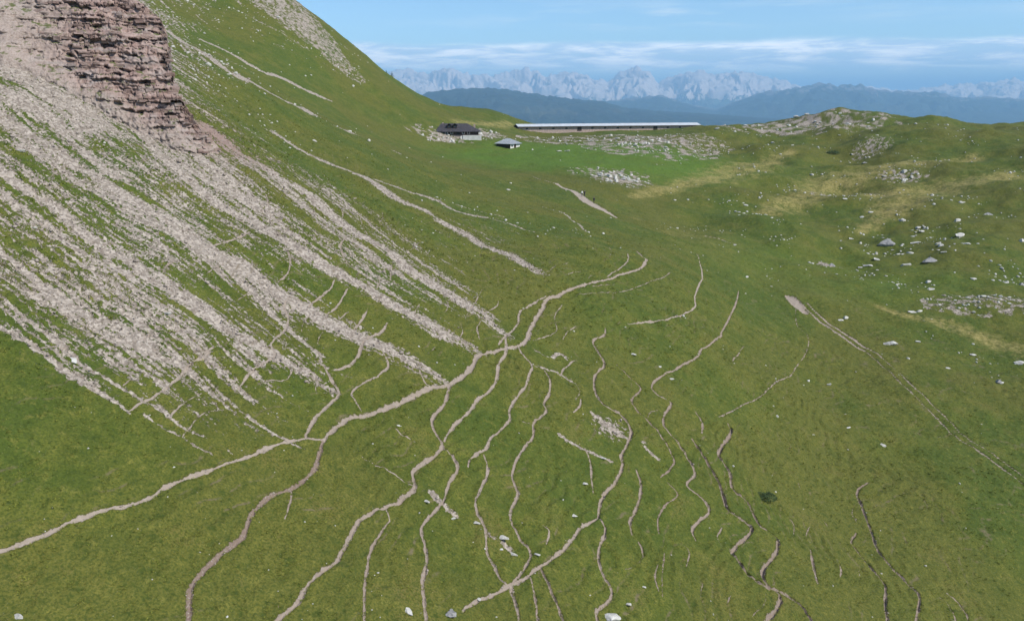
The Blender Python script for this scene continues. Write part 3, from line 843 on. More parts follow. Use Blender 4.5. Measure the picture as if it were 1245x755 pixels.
tag(ground_piece('ground', owner == -1), 'green alpine turf covering the slopes, the saddle and the hill', 'ground', kind='structure')
tag(ground_piece('scree', owner == -2), 'pinkish grey stone scree streaking down the left slope', 'scree', kind='structure')
for i, (ln, dep, st, br, lab) in enumerate(trail_lines):
    o = ground_piece('path', owner == i)
    if o:
        if lab:
            tag(o, lab, 'path', kind='structure')
        else:
            tag(o, 'short thin trail worn into the grassy slope', 'path', 'short worn trails on the slopes', 'structure')


def ground_z(x, y):
    """height of the built ground at (x, y)"""
    b = math.atan2(x, y); r = math.hypot(x, y)
    j = min(max(int(np.searchsorted(bear, b)) - 1, 0), NBE - 2); k_ = min(max(int(np.searchsorted(rings, r)) - 1, 0), NRI - 2)
    tb = (b - bear[j]) / (bear[j + 1] - bear[j]); tr = (r - rings[k_]) / (rings[k_ + 1] - rings[k_])
    a = Z[j, k_] * (1 - tb) + Z[j + 1, k_] * tb; c = Z[j, k_ + 1] * (1 - tb) + Z[j + 1, k_ + 1] * tb
    return float(a * (1 - tr) + c * tr)


# ------------------------------------------------------------------ the cliff: bedded red limestone breaking out of the scree
def build_cliff():
    """a rock rib: base line, a bedded front wall up to a crest that falls to the right, and a back slope down to the turf behind"""
    bp = np.array([(-170, 10), (-90, 36), (-40, 50), (0, 66), (50, 88), (95, 112), (140, 138), (185, 162), (222, 178), (250, 184), (268, 184)], float)
    hb = np.array([0, 10, 14, 15.5, 17, 17.5, 17.2, 16, 13.3, 6.2, .3])
    base = at_many(bp)[:, :2]
    ln = smooth_line(np.c_[base, hb], 40)
    s = np.r_[0, np.cumsum(np.hypot(*np.diff(ln[:, :2], axis=0).T))]
    ds = .11
    sv = np.arange(0, s[-1], ds)
    px = np.interp(sv, s, ln[:, 0]); py = np.interp(sv, s, ln[:, 1]); Hs = np.interp(sv, s, ln[:, 2])
    Hs = np.maximum(Hs + .9 * fbm(sv / 2.2, sv * 0, 60, 3, .6) * np.minimum(1, Hs / 5), .1)
    zb = land(px, py)
    s_l = s[40 * 4]; s_n = s[40 * 8]; s_e = s[-1]
    rock = ss(sv, s_l - 4, s_l + 7)                            # 0: rubbly ledges on the left, 1: clean wall
    nose = ss(sv, s_n - 1.5, s_e - .5)
    # inward (into the hill) and outward directions
    ix, iy = -.34 - .5 * nose, .94 - .4 * nose
    l_ = np.hypot(ix, iy); ix, iy = ix / l_, iy / l_
    ox, oy = -ix, -iy
    lean = 43 + 11 * rock
    nf, nbk = 190, 34
    tf = np.linspace(0, 1, nf)
    T = -3.5 + (Hs[:, None] + 3.5) * tf[None]
    SV = np.broadcast_to(sv[:, None], T.shape)
    zz = zb[:, None] + T
    bz = zz - 50 + .35 * fbm(SV / 7, SV * 0 + 2, 61, 2) + .02 * SV
    th = NP.choice([.18, .24, .3, .4, .6, .9], 130) * NP.uniform(.8, 1.25, 130); edges = np.r_[-14, -14 + np.cumsum(th)]
    kb = np.clip(np.searchsorted(edges, bz) - 1, 0, 128)
    fr = (bz - edges[kb]) / th[kb]
    wk = NP.uniform(.8, 4.2, 130); ph = NP.uniform(0, 9, 130)
    cc = SV / wk[kb] + ph[kb] + .25 * fbm(SV / 1.5, bz / 1.5, 62, 2)
    ci = np.floor(cc).astype(np.int64); cf = cc - ci
    hsh = ((ci * 7919 + kb * 104729) * 2654435761 % 4294967296) / 4294967296.0
    out = (NP.uniform(-.36, .40, 130))[kb] + .55 * (hsh - .5)
    out -= .5 * ss(np.abs(cf - .5), .40, .5) * (.4 + .6 * (hsh > .4))                # vertical joints
    out -= .40 * (1 - ss(fr, .0, .22)) * (fbm(SV / 2.5, bz / .8, 63, 2) > -.25)        # recess under each bed
    hole = ss(fbm(SV / 3.2, bz / 1.0, 64, 3, .5), .40, .75)
    out -= 1.3 * hole
    out += .8 * fbm(SV / 8, bz / 8, 65, 3) + .22 * fbm(SV / .9, bz / .5, 66, 3, .6)
    foot = ss(-T, -3.0 - 1.8 * fbm(SV / 4, SV * 0, 69, 2), .5)
    out = out * (1 - .75 * foot) + foot * .30 * fbm(SV / .7, bz / .7, 70, 3, .65)
    out *= (.45 + .55 * rock)[:, None] * np.minimum(1, .25 + Hs / 6)[:, None]
    stp = np.interp(T, [-4, 0, 5.5, 7, 11, 12.5, 18], [0, 0, .1, 1.3, 1.6, 3.2, 4.0])
    run = np.where(T > 0, T, .4 * T) / np.tan(np.radians(lean))[:, None] + stp - foot * 1.2 * (1 + .5 * fbm(SV / 3, SV * 0 + 4, 72, 2)) * np.minimum(1, Hs / 5)[:, None]
    PX = px[:, None] + ix[:, None] * run + ox[:, None] * out; PY = py[:, None] + iy[:, None] * run + oy[:, None] * out
    PZ = zz + .14 * fbm(SV / .8, bz / .8, 67, 2)
    # the back: from the crest down under the turf behind
    tb = np.linspace(0, 1, nbk + 1)[1:]
    bx = PX[:, -1:] + ix[:, None] * tb[None] * (4 + .55 * Hs[:, None]); by = PY[:, -1:] + iy[:, None] * tb[None] * (4 + .55 * Hs[:, None])
    zg = land(bx[:, -1], by[:, -1]) - 1.2
    bzz = PZ[:, -1:] + (zg[:, None] - PZ[:, -1:]) * tb[None] ** 1.15
    SB = np.broadcast_to(sv[:, None], bx.shape)
    kb2 = np.clip(np.searchsorted(edges, bzz - 50) - 1, 0, 128)
    sh = ((kb2 * 7919) % 13 / 13 - .5) * .9 + .5 * fbm(SB / 2, bzz / 1.2, 74, 3)
    bx = bx - ox[:, None] * sh * np.sin(math.pi * tb)[None]; by = by + .4 * sh * np.sin(math.pi * tb)[None]; bx = bx + .8 * np.abs(sh) * np.sin(math.pi * tb)[None]
    bzz = bzz + .5 * fbm(SB / 1.6, tb[None] * 6 + 0 * SB, 73, 4, .6) * np.sin(math.pi * np.clip(tb[None] * 1.1, 0, 1))
    V3 = np.concatenate([np.stack([PX, PY, PZ], -1), np.stack([bx, by, bzz], -1)], 1)
    ns, nt = V3.shape[:2]
    V = V3.reshape(-1, 3)
    idx = np.arange(ns * nt).reshape(ns, nt)
    q = np.stack([idx[:-1, :-1], idx[1:, :-1], idx[1:, 1:], idx[:-1, 1:]], -1).reshape(-1, 4)
    o = link_mesh('cliff', V, q, M_CLIFF)
    rb = np.maximum((1 - rock)[:, None] * .9, foot)
    rb = np.concatenate([rb, np.full((ns, nbk), .25)], 1)
    a = o.data.attributes.new('rubble', 'FLOAT', 'POINT'); a.data.foreach_set('value', rb.reshape(-1).astype(np.float32))
    tag(o, 'reddish bedded limestone cliff breaking out above the scree', 'cliff', kind='structure')
    meshes = [block_mesh(i) for i in range(6)]
    done = 0
    for tr in range(1500):
        if done >= 150: break
        i = rnd.randrange(20, ns - 8); j = rnd.randrange(45, nf - 6)
        if Hs[i] < 2 or rock[i] < rnd.random() * 1.1: continue
        b = bpy.data.objects.new('rock_block', rnd.choice(meshes)); C.objects.link(b); b.parent = o
        b.location = V3[i, j]
        b.rotation_euler = (rnd.uniform(-.08, .08), rnd.uniform(-.06, .06), math.atan2(oy[i], ox[i]) + rnd.uniform(-.15, .15))
        b.scale = (rnd.uniform(.35, .7), rnd.uniform(.4, 1.3), rnd.uniform(.2, .5))
        done += 1
    return o


def block_mesh(i):
    bm = bmesh.new(); bmesh.ops.create_cube(bm, size=1)
    r2 = random.Random(100 + i)
    for v in bm.verts:
        v.co += Vector((r2.uniform(-.13, .13), r2.uniform(-.14, .14), r2.uniform(-.1, .1)))
    bmesh.ops.bevel(bm, geom=list(bm.edges), offset=.05, segments=1, affect='EDGES')
    me = bpy.data.meshes.new('rock_block'); bm.to_mesh(me); bm.free(); me.materials.append(M_CLIFF)
    return me


cliff = build_cliff()


# ------------------------------------------------------------------ the ranges far behind the saddle
def range_material(name, base, rockc, rock_amt, patch=None):
    m, g, b = new_mat(name)
    P = g.n('ShaderNodeNewGeometry').outputs['Position']
    n = g.noise(P, .0016, 5, .6)
    c = g.mix(g.sm(n, .35, .65), base, tuple(x * 1.7 for x in base))
    if patch:
        c = g.mix(g.sm(g.noise(P, .0007, 4, .6), .55, .66), c, patch)
    rk = g.math('ADD', g.attr('rock'), g.math('MULTIPLY', g.math('SUBTRACT', g.noise(g.mapping(P, (1, 1, .5)), .0022, 6, .7), .5), 1.8))
    c = g.mix(g.sm(rk, .5 - rock_amt * .2, .62 - rock_amt * .2), c, rockc)
    n5 = g.noise(g.mapping(P, (1, 1, .3)), .006, 5, .7)
    c = g.mix(g.sm(n5, .5, .68, 0, .6), c, tuple(x * .45 for x in rockc))
    g.l(c, b.inputs['Base Color'])
    return m


def mountain_range(sky, D, depth, foot, mat, label, seed, rough, rock_from=2.0):
    """sky: photo pixels of the crest; D: distance; depth: how far the near flank runs out towards us"""
    sky = np.array(sky, float)
    us = np.arange(sky[0, 0], sky[-1, 0], 1.3 if D > 20000 else 2.4)
    vs = np.interp(us, sky[:, 0], sky[:, 1])
    W3 = np.array([far_pt(u, v, D) for u, v in zip(us, vs)])
    nt = 110
    tv = np.r_[np.linspace(-.9, 0, 14, endpoint=False), np.linspace(0, 1, nt) ** 1.25]
    n = len(us)
    xs = W3[:, 0][:, None]; dirx = W3[:, 0] / np.hypot(W3[:, 0], W3[:, 1]); diry = W3[:, 1] / np.hypot(W3[:, 0], W3[:, 1])
    T = np.broadcast_to(tv, (n, len(tv)))
    w = D / 30000 * 1000
    u_ = xs / (w * 1.6) + 0 * T; v_ = T * depth / (w * 1.6)
    ridg = 1 - np.abs(fbm(u_ + .35 * fbm(u_, v_, seed + 5, 2), v_ * .45, seed, 7, .6))
    h = (W3[:, 2] - foot)[:, None]
    prof = np.where(T >= 0, (1 - T) ** 1.35, 1 + T)
    zz = foot + h * prof + h * rough * (ridg - .62) * np.clip(np.abs(T) * 5, 0, 1) * np.clip((1 - np.abs(T)) * 2, 0, 1)
    # a ragged crest
    crest = 1 + .0 * T
    jag = rough * .15 * h * fbm(xs / (w * .35) + 0 * T, 0 * T + seed, seed + 3, 5, .6) * np.exp(-np.abs(T) * 8)
    zz = zz + jag
    off = -T * depth
    PX = W3[:, 0][:, None] + dirx[:, None] * off; PY = W3[:, 1][:, None] + diry[:, None] * off
    V = np.stack([PX, PY, zz], -1).reshape(-1, 3)
    idx = np.arange(n * len(tv)).reshape(n, len(tv))
    q = np.stack([idx[:-1, :-1], idx[1:, :-1], idx[1:, 1:], idx[:-1, 1:]], -1).reshape(-1, 4)
    o = link_mesh('mountain_range', V, q, mat, smooth=True)
    hh = (zz - foot) / h
    gz = np.abs(np.gradient(zz, axis=1)) / (np.abs(np.gradient(off, axis=1)) + 1)
    rk = ss(hh, rock_from - .12, rock_from + .12) * .62 + .6 * ss(gz, .35, .75) * ss(hh, rock_from - .3, rock_from)
    a = o.data.attributes.new('rock', 'FLOAT', 'POINT'); a.data.foreach_set('value', rk.reshape(-1).astype(np.float32))
    tag(o, label, 'mountain range', kind='structure')
    return o


M_FOREST = range_material('far_forest', (.012, .020, .012), (.08, .07, .05), 0, (.06, .06, .03))
M_DOLO = range_material('far_dolomite', (.03, .05, .025), (.62, .52, .45), 1)
M_HILL = range_material('far_hills', (.014, .024, .014), (.14, .13, .12), .3)
mountain_range([(380, 125), (430, 120), (500, 121), (520, 113), (545, 109), (580, 107), (610, 108), (640, 113), (670, 117), (700, 121), (730, 123), (760, 131), (800, 135), (850, 138), (900, 142), (1000, 150)], 13000, 4600, -420, M_FOREST,
               'dark forested ridge just beyond the grassy saddle', 3, .32)
mountain_range([(640, 128), (700, 126), (750, 122), (800, 116), (840, 127), (870, 133), (900, 121), (925, 112), (960, 108), (1000, 101), (1020, 104), (1045, 103), (1070, 110), (1110, 112), (1140, 112), (1165, 119), (1200, 118), (1250, 121), (1330, 118), (1420, 125)], 20000, 5500, -480, M_HILL,
               'blue wooded mountains behind the right hill', 13, .48, .9)
mountain_range([(330, 100), (420, 96), (470, 88), (490, 84), (520, 89), (545, 82), (570, 90), (600, 93), (625, 86), (640, 83), (665, 92), (690, 87), (715, 93), (740, 100), (755, 87), (775, 83), (790, 86), (800, 101), (815, 93), (835, 89), (850, 86), (870, 91), (890, 87), (905, 88), (930, 92), (950, 97), (975, 106), (1000, 104), (1030, 108), (1060, 105), (1090, 110), (1120, 108), (1150, 104), (1170, 102), (1200, 100), (1225, 96), (1250, 98), (1330, 94), (1420, 100)], 30000, 7000, -500, M_DOLO,
               'pale jagged limestone peaks on the horizon', 23, .55, .42)


# ------------------------------------------------------------------ more materials
def plain_mat(name, col, rough=.85, var=.25, scale=2.0, metal=0.0, spec=.2):
    m, g, b = new_mat(name)
    tc = g.n('ShaderNodeTexCoord').outputs['Object']
    n = g.noise(tc, scale, 5, .65)
    g.l(g.mix(g.sm(n, .3, .7), tuple(c * (1 - var) for c in col), tuple(min(1, c * (1 + var)) for c in col)), b.inputs['Base Color'])
    b.inputs['Roughness'].default_value = rough; b.inputs['Metallic'].default_value = metal
    b.inputs['Specular IOR Level'].default_value = spec
    return m


M_ROOFW = plain_mat('pale_sheet_roof', (.56, .585, .61), .5, .10, .5, 0, .4)
M_SLATE = plain_mat('dark_shingles', (.060, .055, .062), .7, .35, 1.5)
M_GREYROOF = plain_mat('grey_sheet_roof', (.25, .265, .28), .45, .12, .8, 0, .5)
M_TIMBER = plain_mat('dark_timber', (.055, .040, .032), .85, .35, 3)
M_STONEW = plain_mat('pinkish_stone_wall', (.46, .35, .30), .9, .25, 1.5)
M_WHITEW = plain_mat('whitewash', (.66, .64, .60), .9, .10, 1.0)
M_DARK = plain_mat('dark_opening', (.018, .018, .02), .5, .2, 1)
M_GLASS = plain_mat('window_glass', (.05, .06, .075), .12, .1, 1, 0, .6)
M_SPRUCE = plain_mat('spruce_needles', (.022, .042, .020), .9, .4, 2)
M_JUNIPER = plain_mat('juniper_leaves', (.060, .090, .032), .9, .4, 3)
M_BARK = plain_mat('bark', (.09, .065, .05), .9, .3, 4)
M_SKIN = plain_mat('skin', (.50, .32, .24), .6, .08, 6)


def empty(name, loc, rz=0.0):
    o = bpy.data.objects.new(name, None); C.objects.link(o)
    o.empty_display_size = .5; o.location = loc; o.rotation_euler = (0, 0, rz)
    return o


class MB:
    """collects boxes and polygons, then links them as one mesh"""
    def __init__(s):
        s.v, s.f = [], []

    def poly(s, pts):
        i = len(s.v); s.v += [tuple(p) for p in pts]; s.f.append(tuple(range(i, i + len(pts))))

    def box(s, x0, x1, y0, y1, z0, z1):
        i = len(s.v)
        s.v += [(x, y, z) for x in (x0, x1) for y in (y0, y1) for z in (z0, z1)]
        s.f += [tuple(i + k_ for k_ in f) for f in ((0, 1, 3, 2), (4, 6, 7, 5), (0, 4, 5, 1), (2, 3, 7, 6), (0, 2, 6, 4), (1, 5, 7, 3))]
        return s

    def slab(s, quad, t):
        """a thick sheet: quad of points, thickness t downwards"""
        a = [Vector(p) for p in quad]; n = len(a); i = len(s.v)
        s.v += [tuple(p) for p in a] + [tuple(p - Vector((0, 0, t))) for p in a]
        s.f.append(tuple(range(i, i + n))); s.f.append(tuple(range(i + 2 * n - 1, i + n - 1, -1)))
        for k_ in range(n):
            m_ = (k_ + 1) % n
            s.f.append((i + k_, i + n + k_, i + n + m_, i + m_))
        return s

    def link(s, name, mat, parent=None, smooth=False):
        o = link_mesh(name, s.v, s.f, mat, parent, smooth)
        bm = bmesh.new(); bm.from_mesh(o.data); bmesh.ops.recalc_face_normals(bm, faces=bm.faces); bm.to_mesh(o.data); bm.free()
        return o


# ------------------------------------------------------------------ buildings at the saddle
def ground_span(x0, x1, y0, y1):
    return [ground_z(x, y) for x in np.linspace(x0, x1, 9) for y in np.linspace(y0, y1, 3)]


def build_barn():
    a, c = far_pt(631, 159, 402), far_pt(850, 157.6, 424)
    Lb = math.hypot(c[0] - a[0], c[1] - a[1]); rz = math.atan2(c[1] - a[1], c[0] - a[0])
    zb = a[2] - .3
    t = empty('barn', (a[0], a[1], zb), rz)
    D, hw, hr = 8.0, 2.25, 3.0
    w = MB()
    w.box(0, Lb, 0, .4, -5, hw); w.box(0, Lb, D - .4, D, -5, hw)
    w.box(0, .4, .4, D - .4, -5, hw); w.box(Lb - .4, Lb, .4, D - .4, -5, hw)
    w.link('wall', M_STONEW, t)
    for x in (0, Lb - .4):
        gb = MB(); n_ = len(gb.v)
        gb.v += [(x, 0, hw), (x, D, hw), (x, D / 2, hr), (x + .4, 0, hw), (x + .4, D, hw), (x + .4, D / 2, hr)]
        gb.f += [(0, 1, 2), (5, 4, 3), (0, 3, 4, 1), (1, 4, 5, 2), (2, 5, 3, 0)]
        gb.link('gable', M_TIMBER, t)
    ov = .8
    sl_ = (hr - hw) / (D / 2)
    zl = hw - ov * sl_ + .12
    # sheets of the roof, each a part: on both slopes
    n = 18
    for k_ in range(n):
        x0, x1 = -.7 + (Lb + 1.4) * k_ / n, -.7 + (Lb + 1.4) * (k_ + 1) / n - .05
        dz = rnd.uniform(0, .03)
        MB().slab([(x0, -ov, zl + dz), (x1, -ov, zl + dz), (x1, D / 2, hr + .14 + dz), (x0, D / 2, hr + .14 + dz)], .1).link('roof_sheet', M_ROOFW, t)
        MB().slab([(x0, D / 2, hr + .14 + dz), (x1, D / 2, hr + .14 + dz), (x1, D + ov, zl + dz), (x0, D + ov, zl + dz)], .1).link('roof_sheet', M_ROOFW, t)
    MB().box(-.7, Lb + .7, D / 2 - .25, D / 2 + .25, hr + .10, hr + .24).link('ridge_cap', M_ROOFW, t)
    MB().box(-.6, Lb + .6, -ov + .02, -ov + .1, zl - .42, zl - .12).link('eave_board', M_TIMBER, t)
    for k_ in range(14):
        x = 4 + (Lb - 8) * k_ / 13
        if k_ in (4, 10):
            d = MB().box(x - 1.1, x + 1.1, -.06, .06, -.2, 1.75).link('door', M_TIMBER, t)
        else:
            f = MB().box(x - .6, x + .6, -.05, .05, .75, 1.5).link('window', M_TIMBER, t)
            MB().box(x - .5, x + .5, -.08, -.05, .82, 1.43).link('pane', M_GLASS, f)
    MB().box(-.08, .05, 3.0, 6.4, -.2, 2.4).link('gable_door', M_DARK, t)
    tag(t, 'long low barn with a bright pale sheet roof on the saddle', 'barn')


def build_house():
    p = at(557, 167.5)
    zb = min(ground_span(p[0] - 8, p[0] + 8, p[1], p[1] + 9)) - .3
    zt = ground_z(p[0], p[1])
    t = empty('farmhouse', (p[0], p[1], zt - .15), R(4))
    L2, D, hw, hr = 8.6, 9.0, 2.5, 5.3
    MB().box(-L2, L2, 0, D, -4, .7).link('stone_base', M_STONEW, t)
    MB().box(-L2 + .1, L2 - .1, .1, D - .1, .7, hw).link('wall', M_TIMBER, t)
    ov = .9; e = hw - .25
    rx = L2 - 3.5
    fr = MB()
    A = (-L2 - ov, -ov, e); B = (L2 + ov, -ov, e); Cc = (L2 + ov, D + ov, e); Dd = (-L2 - ov, D + ov, e)
    r0, r1 = (-rx - 2.0, D / 2, hr), (rx - 1.2, D / 2, hr)
    for q in ([A, B, r1, r0], [Cc, Dd, r0, r1]):
        MB().slab(q, .22).link('roof', M_SLATE, t)
    for q in ([B, Cc, r1], [Dd, A, r0]):
        MB().slab(q, .22).link('roof', M_SLATE, t)
    for x in (-3.6, -1.2):
        d = MB()
        d.box(x - .8, x + .8, 1.0, 3.6, 3.0, 4.75)
        dd = d.link('dormer', M_TIMBER, t)
        MB().slab([(x - 1.05, .6, 4.72), (x, .6, 5.5), (x, 4.4, 5.5), (x - 1.05, 4.4, 4.72)], .12).link('dormer_roof', M_SLATE, dd)
        MB().slab([(x, .6, 5.5), (x + 1.05, .6, 4.72), (x + 1.05, 4.4, 4.72), (x, 4.4, 5.5)], .12).link('dormer_roof', M_SLATE, dd)
        MB().box(x - .45, x + .45, .94, 1.0, 3.75, 4.5).link('pane', M_GLASS, dd)
    MB().box(6.6, 7.3, 4.6, 5.3, 3.0, 4.9).link('chimney', M_STONEW, t)
    MB().box(-6.5, -5.9, 4.6, 5.2, 4.2, 5.7).link('chimney', M_STONEW, t)
    for x in (-7, -4.8, -2.6, 2.2, 4.4):
        f = MB().box(x - .55, x + .55, .04, .16, 1.1, 2.1).link('window', M_WHITEW, t)
        MB().box(x - .42, x + .42, .0, .04, 1.2, 2.0).link('pane', M_GLASS, f)
    MB().box(-.6, .6, .03, .15, .2, 2.1).link('door', M_DARK, t)
    MB().box(2.0, 9.6, -2.6, -2.2, -2.5, .75).link('terrace_wall', M_WHITEW, t)
    MB().box(2.0, 9.6, -2.2, -.02, -2.5, .3).link('terrace', M_STONEW, t)
    tag(t, 'dark timber farmhouse with two dormers in its dark hipped roof', 'house')


def build_hut():
    p = at(620, 179.5)
    t = empty('hut', (p[0], p[1], ground_z(p[0], p[1]) - .1), R(-38))
    # corner nearest to us at the origin; long side runs off to the left, pale front to the right
    a, b, hw = 7.0, 6.6, 2.1
    MB().box(-a, 0, 0, .3, -3, hw).link('shaded_timber_wall', M_TIMBER, t)  # the shade on this left side is put into the dark colour
    MB().box(-.3, 0, .3, b, -3, hw).link('front_wall', M_WHITEW, t)  # the light falling on the front is put into its pale colour
    MB().box(-a, -a + .3, .3, b, -3, hw).link('wall', M_TIMBER, t)
    MB().box(-a + .3, -.3, b - .3, b, -3, hw).link('wall', M_TIMBER, t)
    MB().box(-.05, .06, 2.7, 4.0, -.1, 1.8).link('door', M_TIMBER, t)
    f = MB().box(-.05, .05, 1.0, 1.9, .8, 1.5).link('window', M_TIMBER, t)
    MB().box(.05, .08, 1.1, 1.8, .88, 1.42).link('pane', M_GLASS, f)
    o = .7; e = hw - .1
    A = (-a - o, -o, e); B = (o, -o, e); Cc = (o, b + o, e); Dd = (-a - o, b + o, e)
    r0, r1 = (-a + 2.6, b / 2, 4.0), (-2.6, b / 2, 4.0)
    MB().slab([A, B, r1, r0], .14).link('roof', plain_mat('glare_sheet_roof', (.38, .40, .42), .5, .15, .8), t)  # paler than the other slopes: sky glare put into the colour
    MB().slab([B, Cc, r1], .14).link('roof', M_GREYROOF, t)
    MB().slab([Cc, Dd, r0, r1], .14).link('roof', M_GREYROOF, t)
    MB().slab([Dd, A, r0], .14).link('roof', M_GREYROOF, t)
    tag(t, 'small hut with a pale hipped roof below the long barn', 'hut')


build_barn(); build_house(); build_hut()


# ------------------------------------------------------------------ the two spruces on the ridge, low junipers
def needles(mb, c, d, ln, wd, r2):
    side = d.cross(Vector((0, 0, 1))); side.normalize()
    for k_ in range(3):
        s = side * (wd * r2.uniform(.5, 1)) ; up = Vector((0, 0, wd * r2.uniform(-.3, .3)))
        st = c + d * (ln * r2.uniform(-.1, .6))
        en = st + d * ln * r2.uniform(.3, .55) + Vector((0, 0, -ln * r2.uniform(.05, .25)))
        mb.poly([st + s * .5, st - s * .5, en + up])
        mb.poly([st + s * .2 + up, en + s * .8, en - s * .5 + up])


def spruce(u, v, h, label, Y):
    p = far_pt(u, v, Y); z = ground_z(p[0], p[1])
    t = empty('spruce_tree', (p[0], p[1], z - .1))
    r2 = random.Random(int(u * 7))
    tr = MB()
    for k_ in range(7):
        a0, a1 = k_ * math.tau / 7, (k_ + 1) * math.tau / 7
        tr.poly([(.11 * h / 5 * math.cos(a0), .11 * h / 5 * math.sin(a0), -.4), (.11 * h / 5 * math.cos(a1), .11 * h / 5 * math.sin(a1), -.4), (0, 0, h * .96)])
    tr.link('trunk', M_BARK, t)
    cr = MB()
    nl = 15
    for i in range(nl):
        zz = h * (.06 + .92 * i / (nl - 1)); rr = h * .27 * (1 - i / nl) ** .85 + .06
        nb_ = max(4, int(11 * (1 - i / nl)) + 3)
        for j in range(nb_):
            a = math.tau * j / nb_ + r2.uniform(-.3, .3) + i
            L_ = rr * r2.uniform(.7, 1.15)
            d = Vector((math.cos(a), math.sin(a), -.28 + .4 * i / nl))
            for f in (.1, .45, .75):
                needles(cr, Vector((0, 0, zz + r2.uniform(-.08, .08))) + d * L_ * f, d, L_ * .6, L_ * .42, r2)
    cr.link('crown', M_SPRUCE, t)
    tag(t, label, 'tree', 'spruces on the ridge')


spruce(477, 104.5, 4.9, 'larger dark spruce standing on the grassy ridge line', 430)
spruce(470, 97, 3.0, 'smaller spindly spruce just uphill on the ridge line', 427)


def juniper(u, v, wpx, hpx, label):
    p = at(u, v); sc = np.linalg.norm(p - np.array((0, 0, CAM_Z))) / F_PX
    w, h = wpx * sc * .5, hpx * sc * .5
    o = MB(); r2 = random.Random(int(u))
    for k_ in range(900):
        a = r2.uniform(0, math.tau); q = math.sqrt(r2.random()); zz = r2.random()
        env = math.sqrt(max(0, 1 - q * q)) * (1 + .25 * math.sin(3 * a + u))
        c = Vector((w * q * math.cos(a), w * .8 * q * math.sin(a), h * env * zz ** .5 - .05))
        d = Vector((r2.gauss(0, 1), r2.gauss(0, 1), r2.gauss(.6, .5))).normalized(); e = d.orthogonal().normalized()
        s = w * r2.uniform(.05, .11)
        o.poly([c - e * s * .5, c + e * s * .5, c + d * s * 1.6])
    t = empty('juniper_bush', (p[0], p[1], ground_z(p[0], p[1])))
    o.link('foliage', M_JUNIPER, t)
    st = MB()
    for k_ in range(6):
        a = k_ * math.tau / 6
        st.poly([(.03, 0, -.05), (-.03, 0, -.05), (w * .6 * math.cos(a), w * .5 * math.sin(a), h * .6)]); st.poly([(0, .03, -.05), (0, -.03, -.05), (w * .6 * math.cos(a), w * .5 * math.sin(a), h * .6)])
    st.link('stem', M_BARK, t)
    tag(t, label, 'bush')


juniper(930, 607, 26, 11, 'low dark juniper bush beside the deeply cut trail')
juniper(1013, 184, 15, 6, 'low dark bush on the grassy right hill')


# ------------------------------------------------------------------ rocks
def rock_mesh(name, seed, sub, mat, flat=.65):
    bm = bmesh.new(); bmesh.ops.create_icosphere(bm, subdivisions=sub, radius=.5)
    r2 = random.Random(seed)
    planes = []
    for k_ in range(13):
        n = Vector((r2.gauss(0, 1), r2.gauss(0, 1), r2.gauss(0, .8))).normalized(); planes.append((n, r2.uniform(.19, .36)))
    for v in bm.verts:
        for n, d in planes:
            e = v.co.dot(n) - d
            if e > 0: v.co -= n * e * .93
        v.co += Vector((r2.gauss(0, .012), r2.gauss(0, .012), r2.gauss(0, .012)))
        v.co.z *= flat
    me = bpy.data.meshes.new(name); bm.to_mesh(me); bm.free(); me.materials.append(mat)
    mx = max(v.co.x for v in me.vertices) - min(v.co.x for v in me.vertices)
    for v in me.vertices: v.co /= mx
    return me


ROCKS_W = [rock_mesh('boulder', 200 + i, 3, M_LIME, (.62, .5, .75, .4)[i % 4]) for i in range(8)]
ROCKS_G = [rock_mesh('boulder', 300 + i, 3, M_GREY, (.6, .7, .5)[i % 3]) for i in range(4)]
ROCKS_S = [rock_mesh('rock', 400 + i, 2, M_LIME, (.62, .5, .75, .4)[i % 4]) for i in range(8)]
n_rock = 0


def place_rock(u, v, wpx_, kind, label, group=None, depth=.8, rz=None, tall=1.0, name='boulder'):
    global n_rock
    n_rock += 1
    p = at(u, v); sc = np.linalg.norm(p - np.array((0, 0, CAM_Z))) / F_PX
    w = wpx_ * .88 * sc
    me = rnd.choice({'w': ROCKS_W, 'g': ROCKS_G, 's': ROCKS_S}[kind])
    o = bpy.data.objects.new(name, me); C.objects.link(o)
    z = ground_z(p[0], p[1])
    o.scale = (w, w * depth, w * tall)
    hgt = max(q.co.z for q in me.vertices) * w * tall
    o.location = (p[0], p[1], z + hgt * .12)
    o.rotation_euler = (rnd.uniform(-.15, .15), rnd.uniform(-.15, .15), rnd.uniform(-.35, .35) if rz is None else rz)
    tag(o, label, 'boulder' if name == 'boulder' else 'rock', group)
    return o


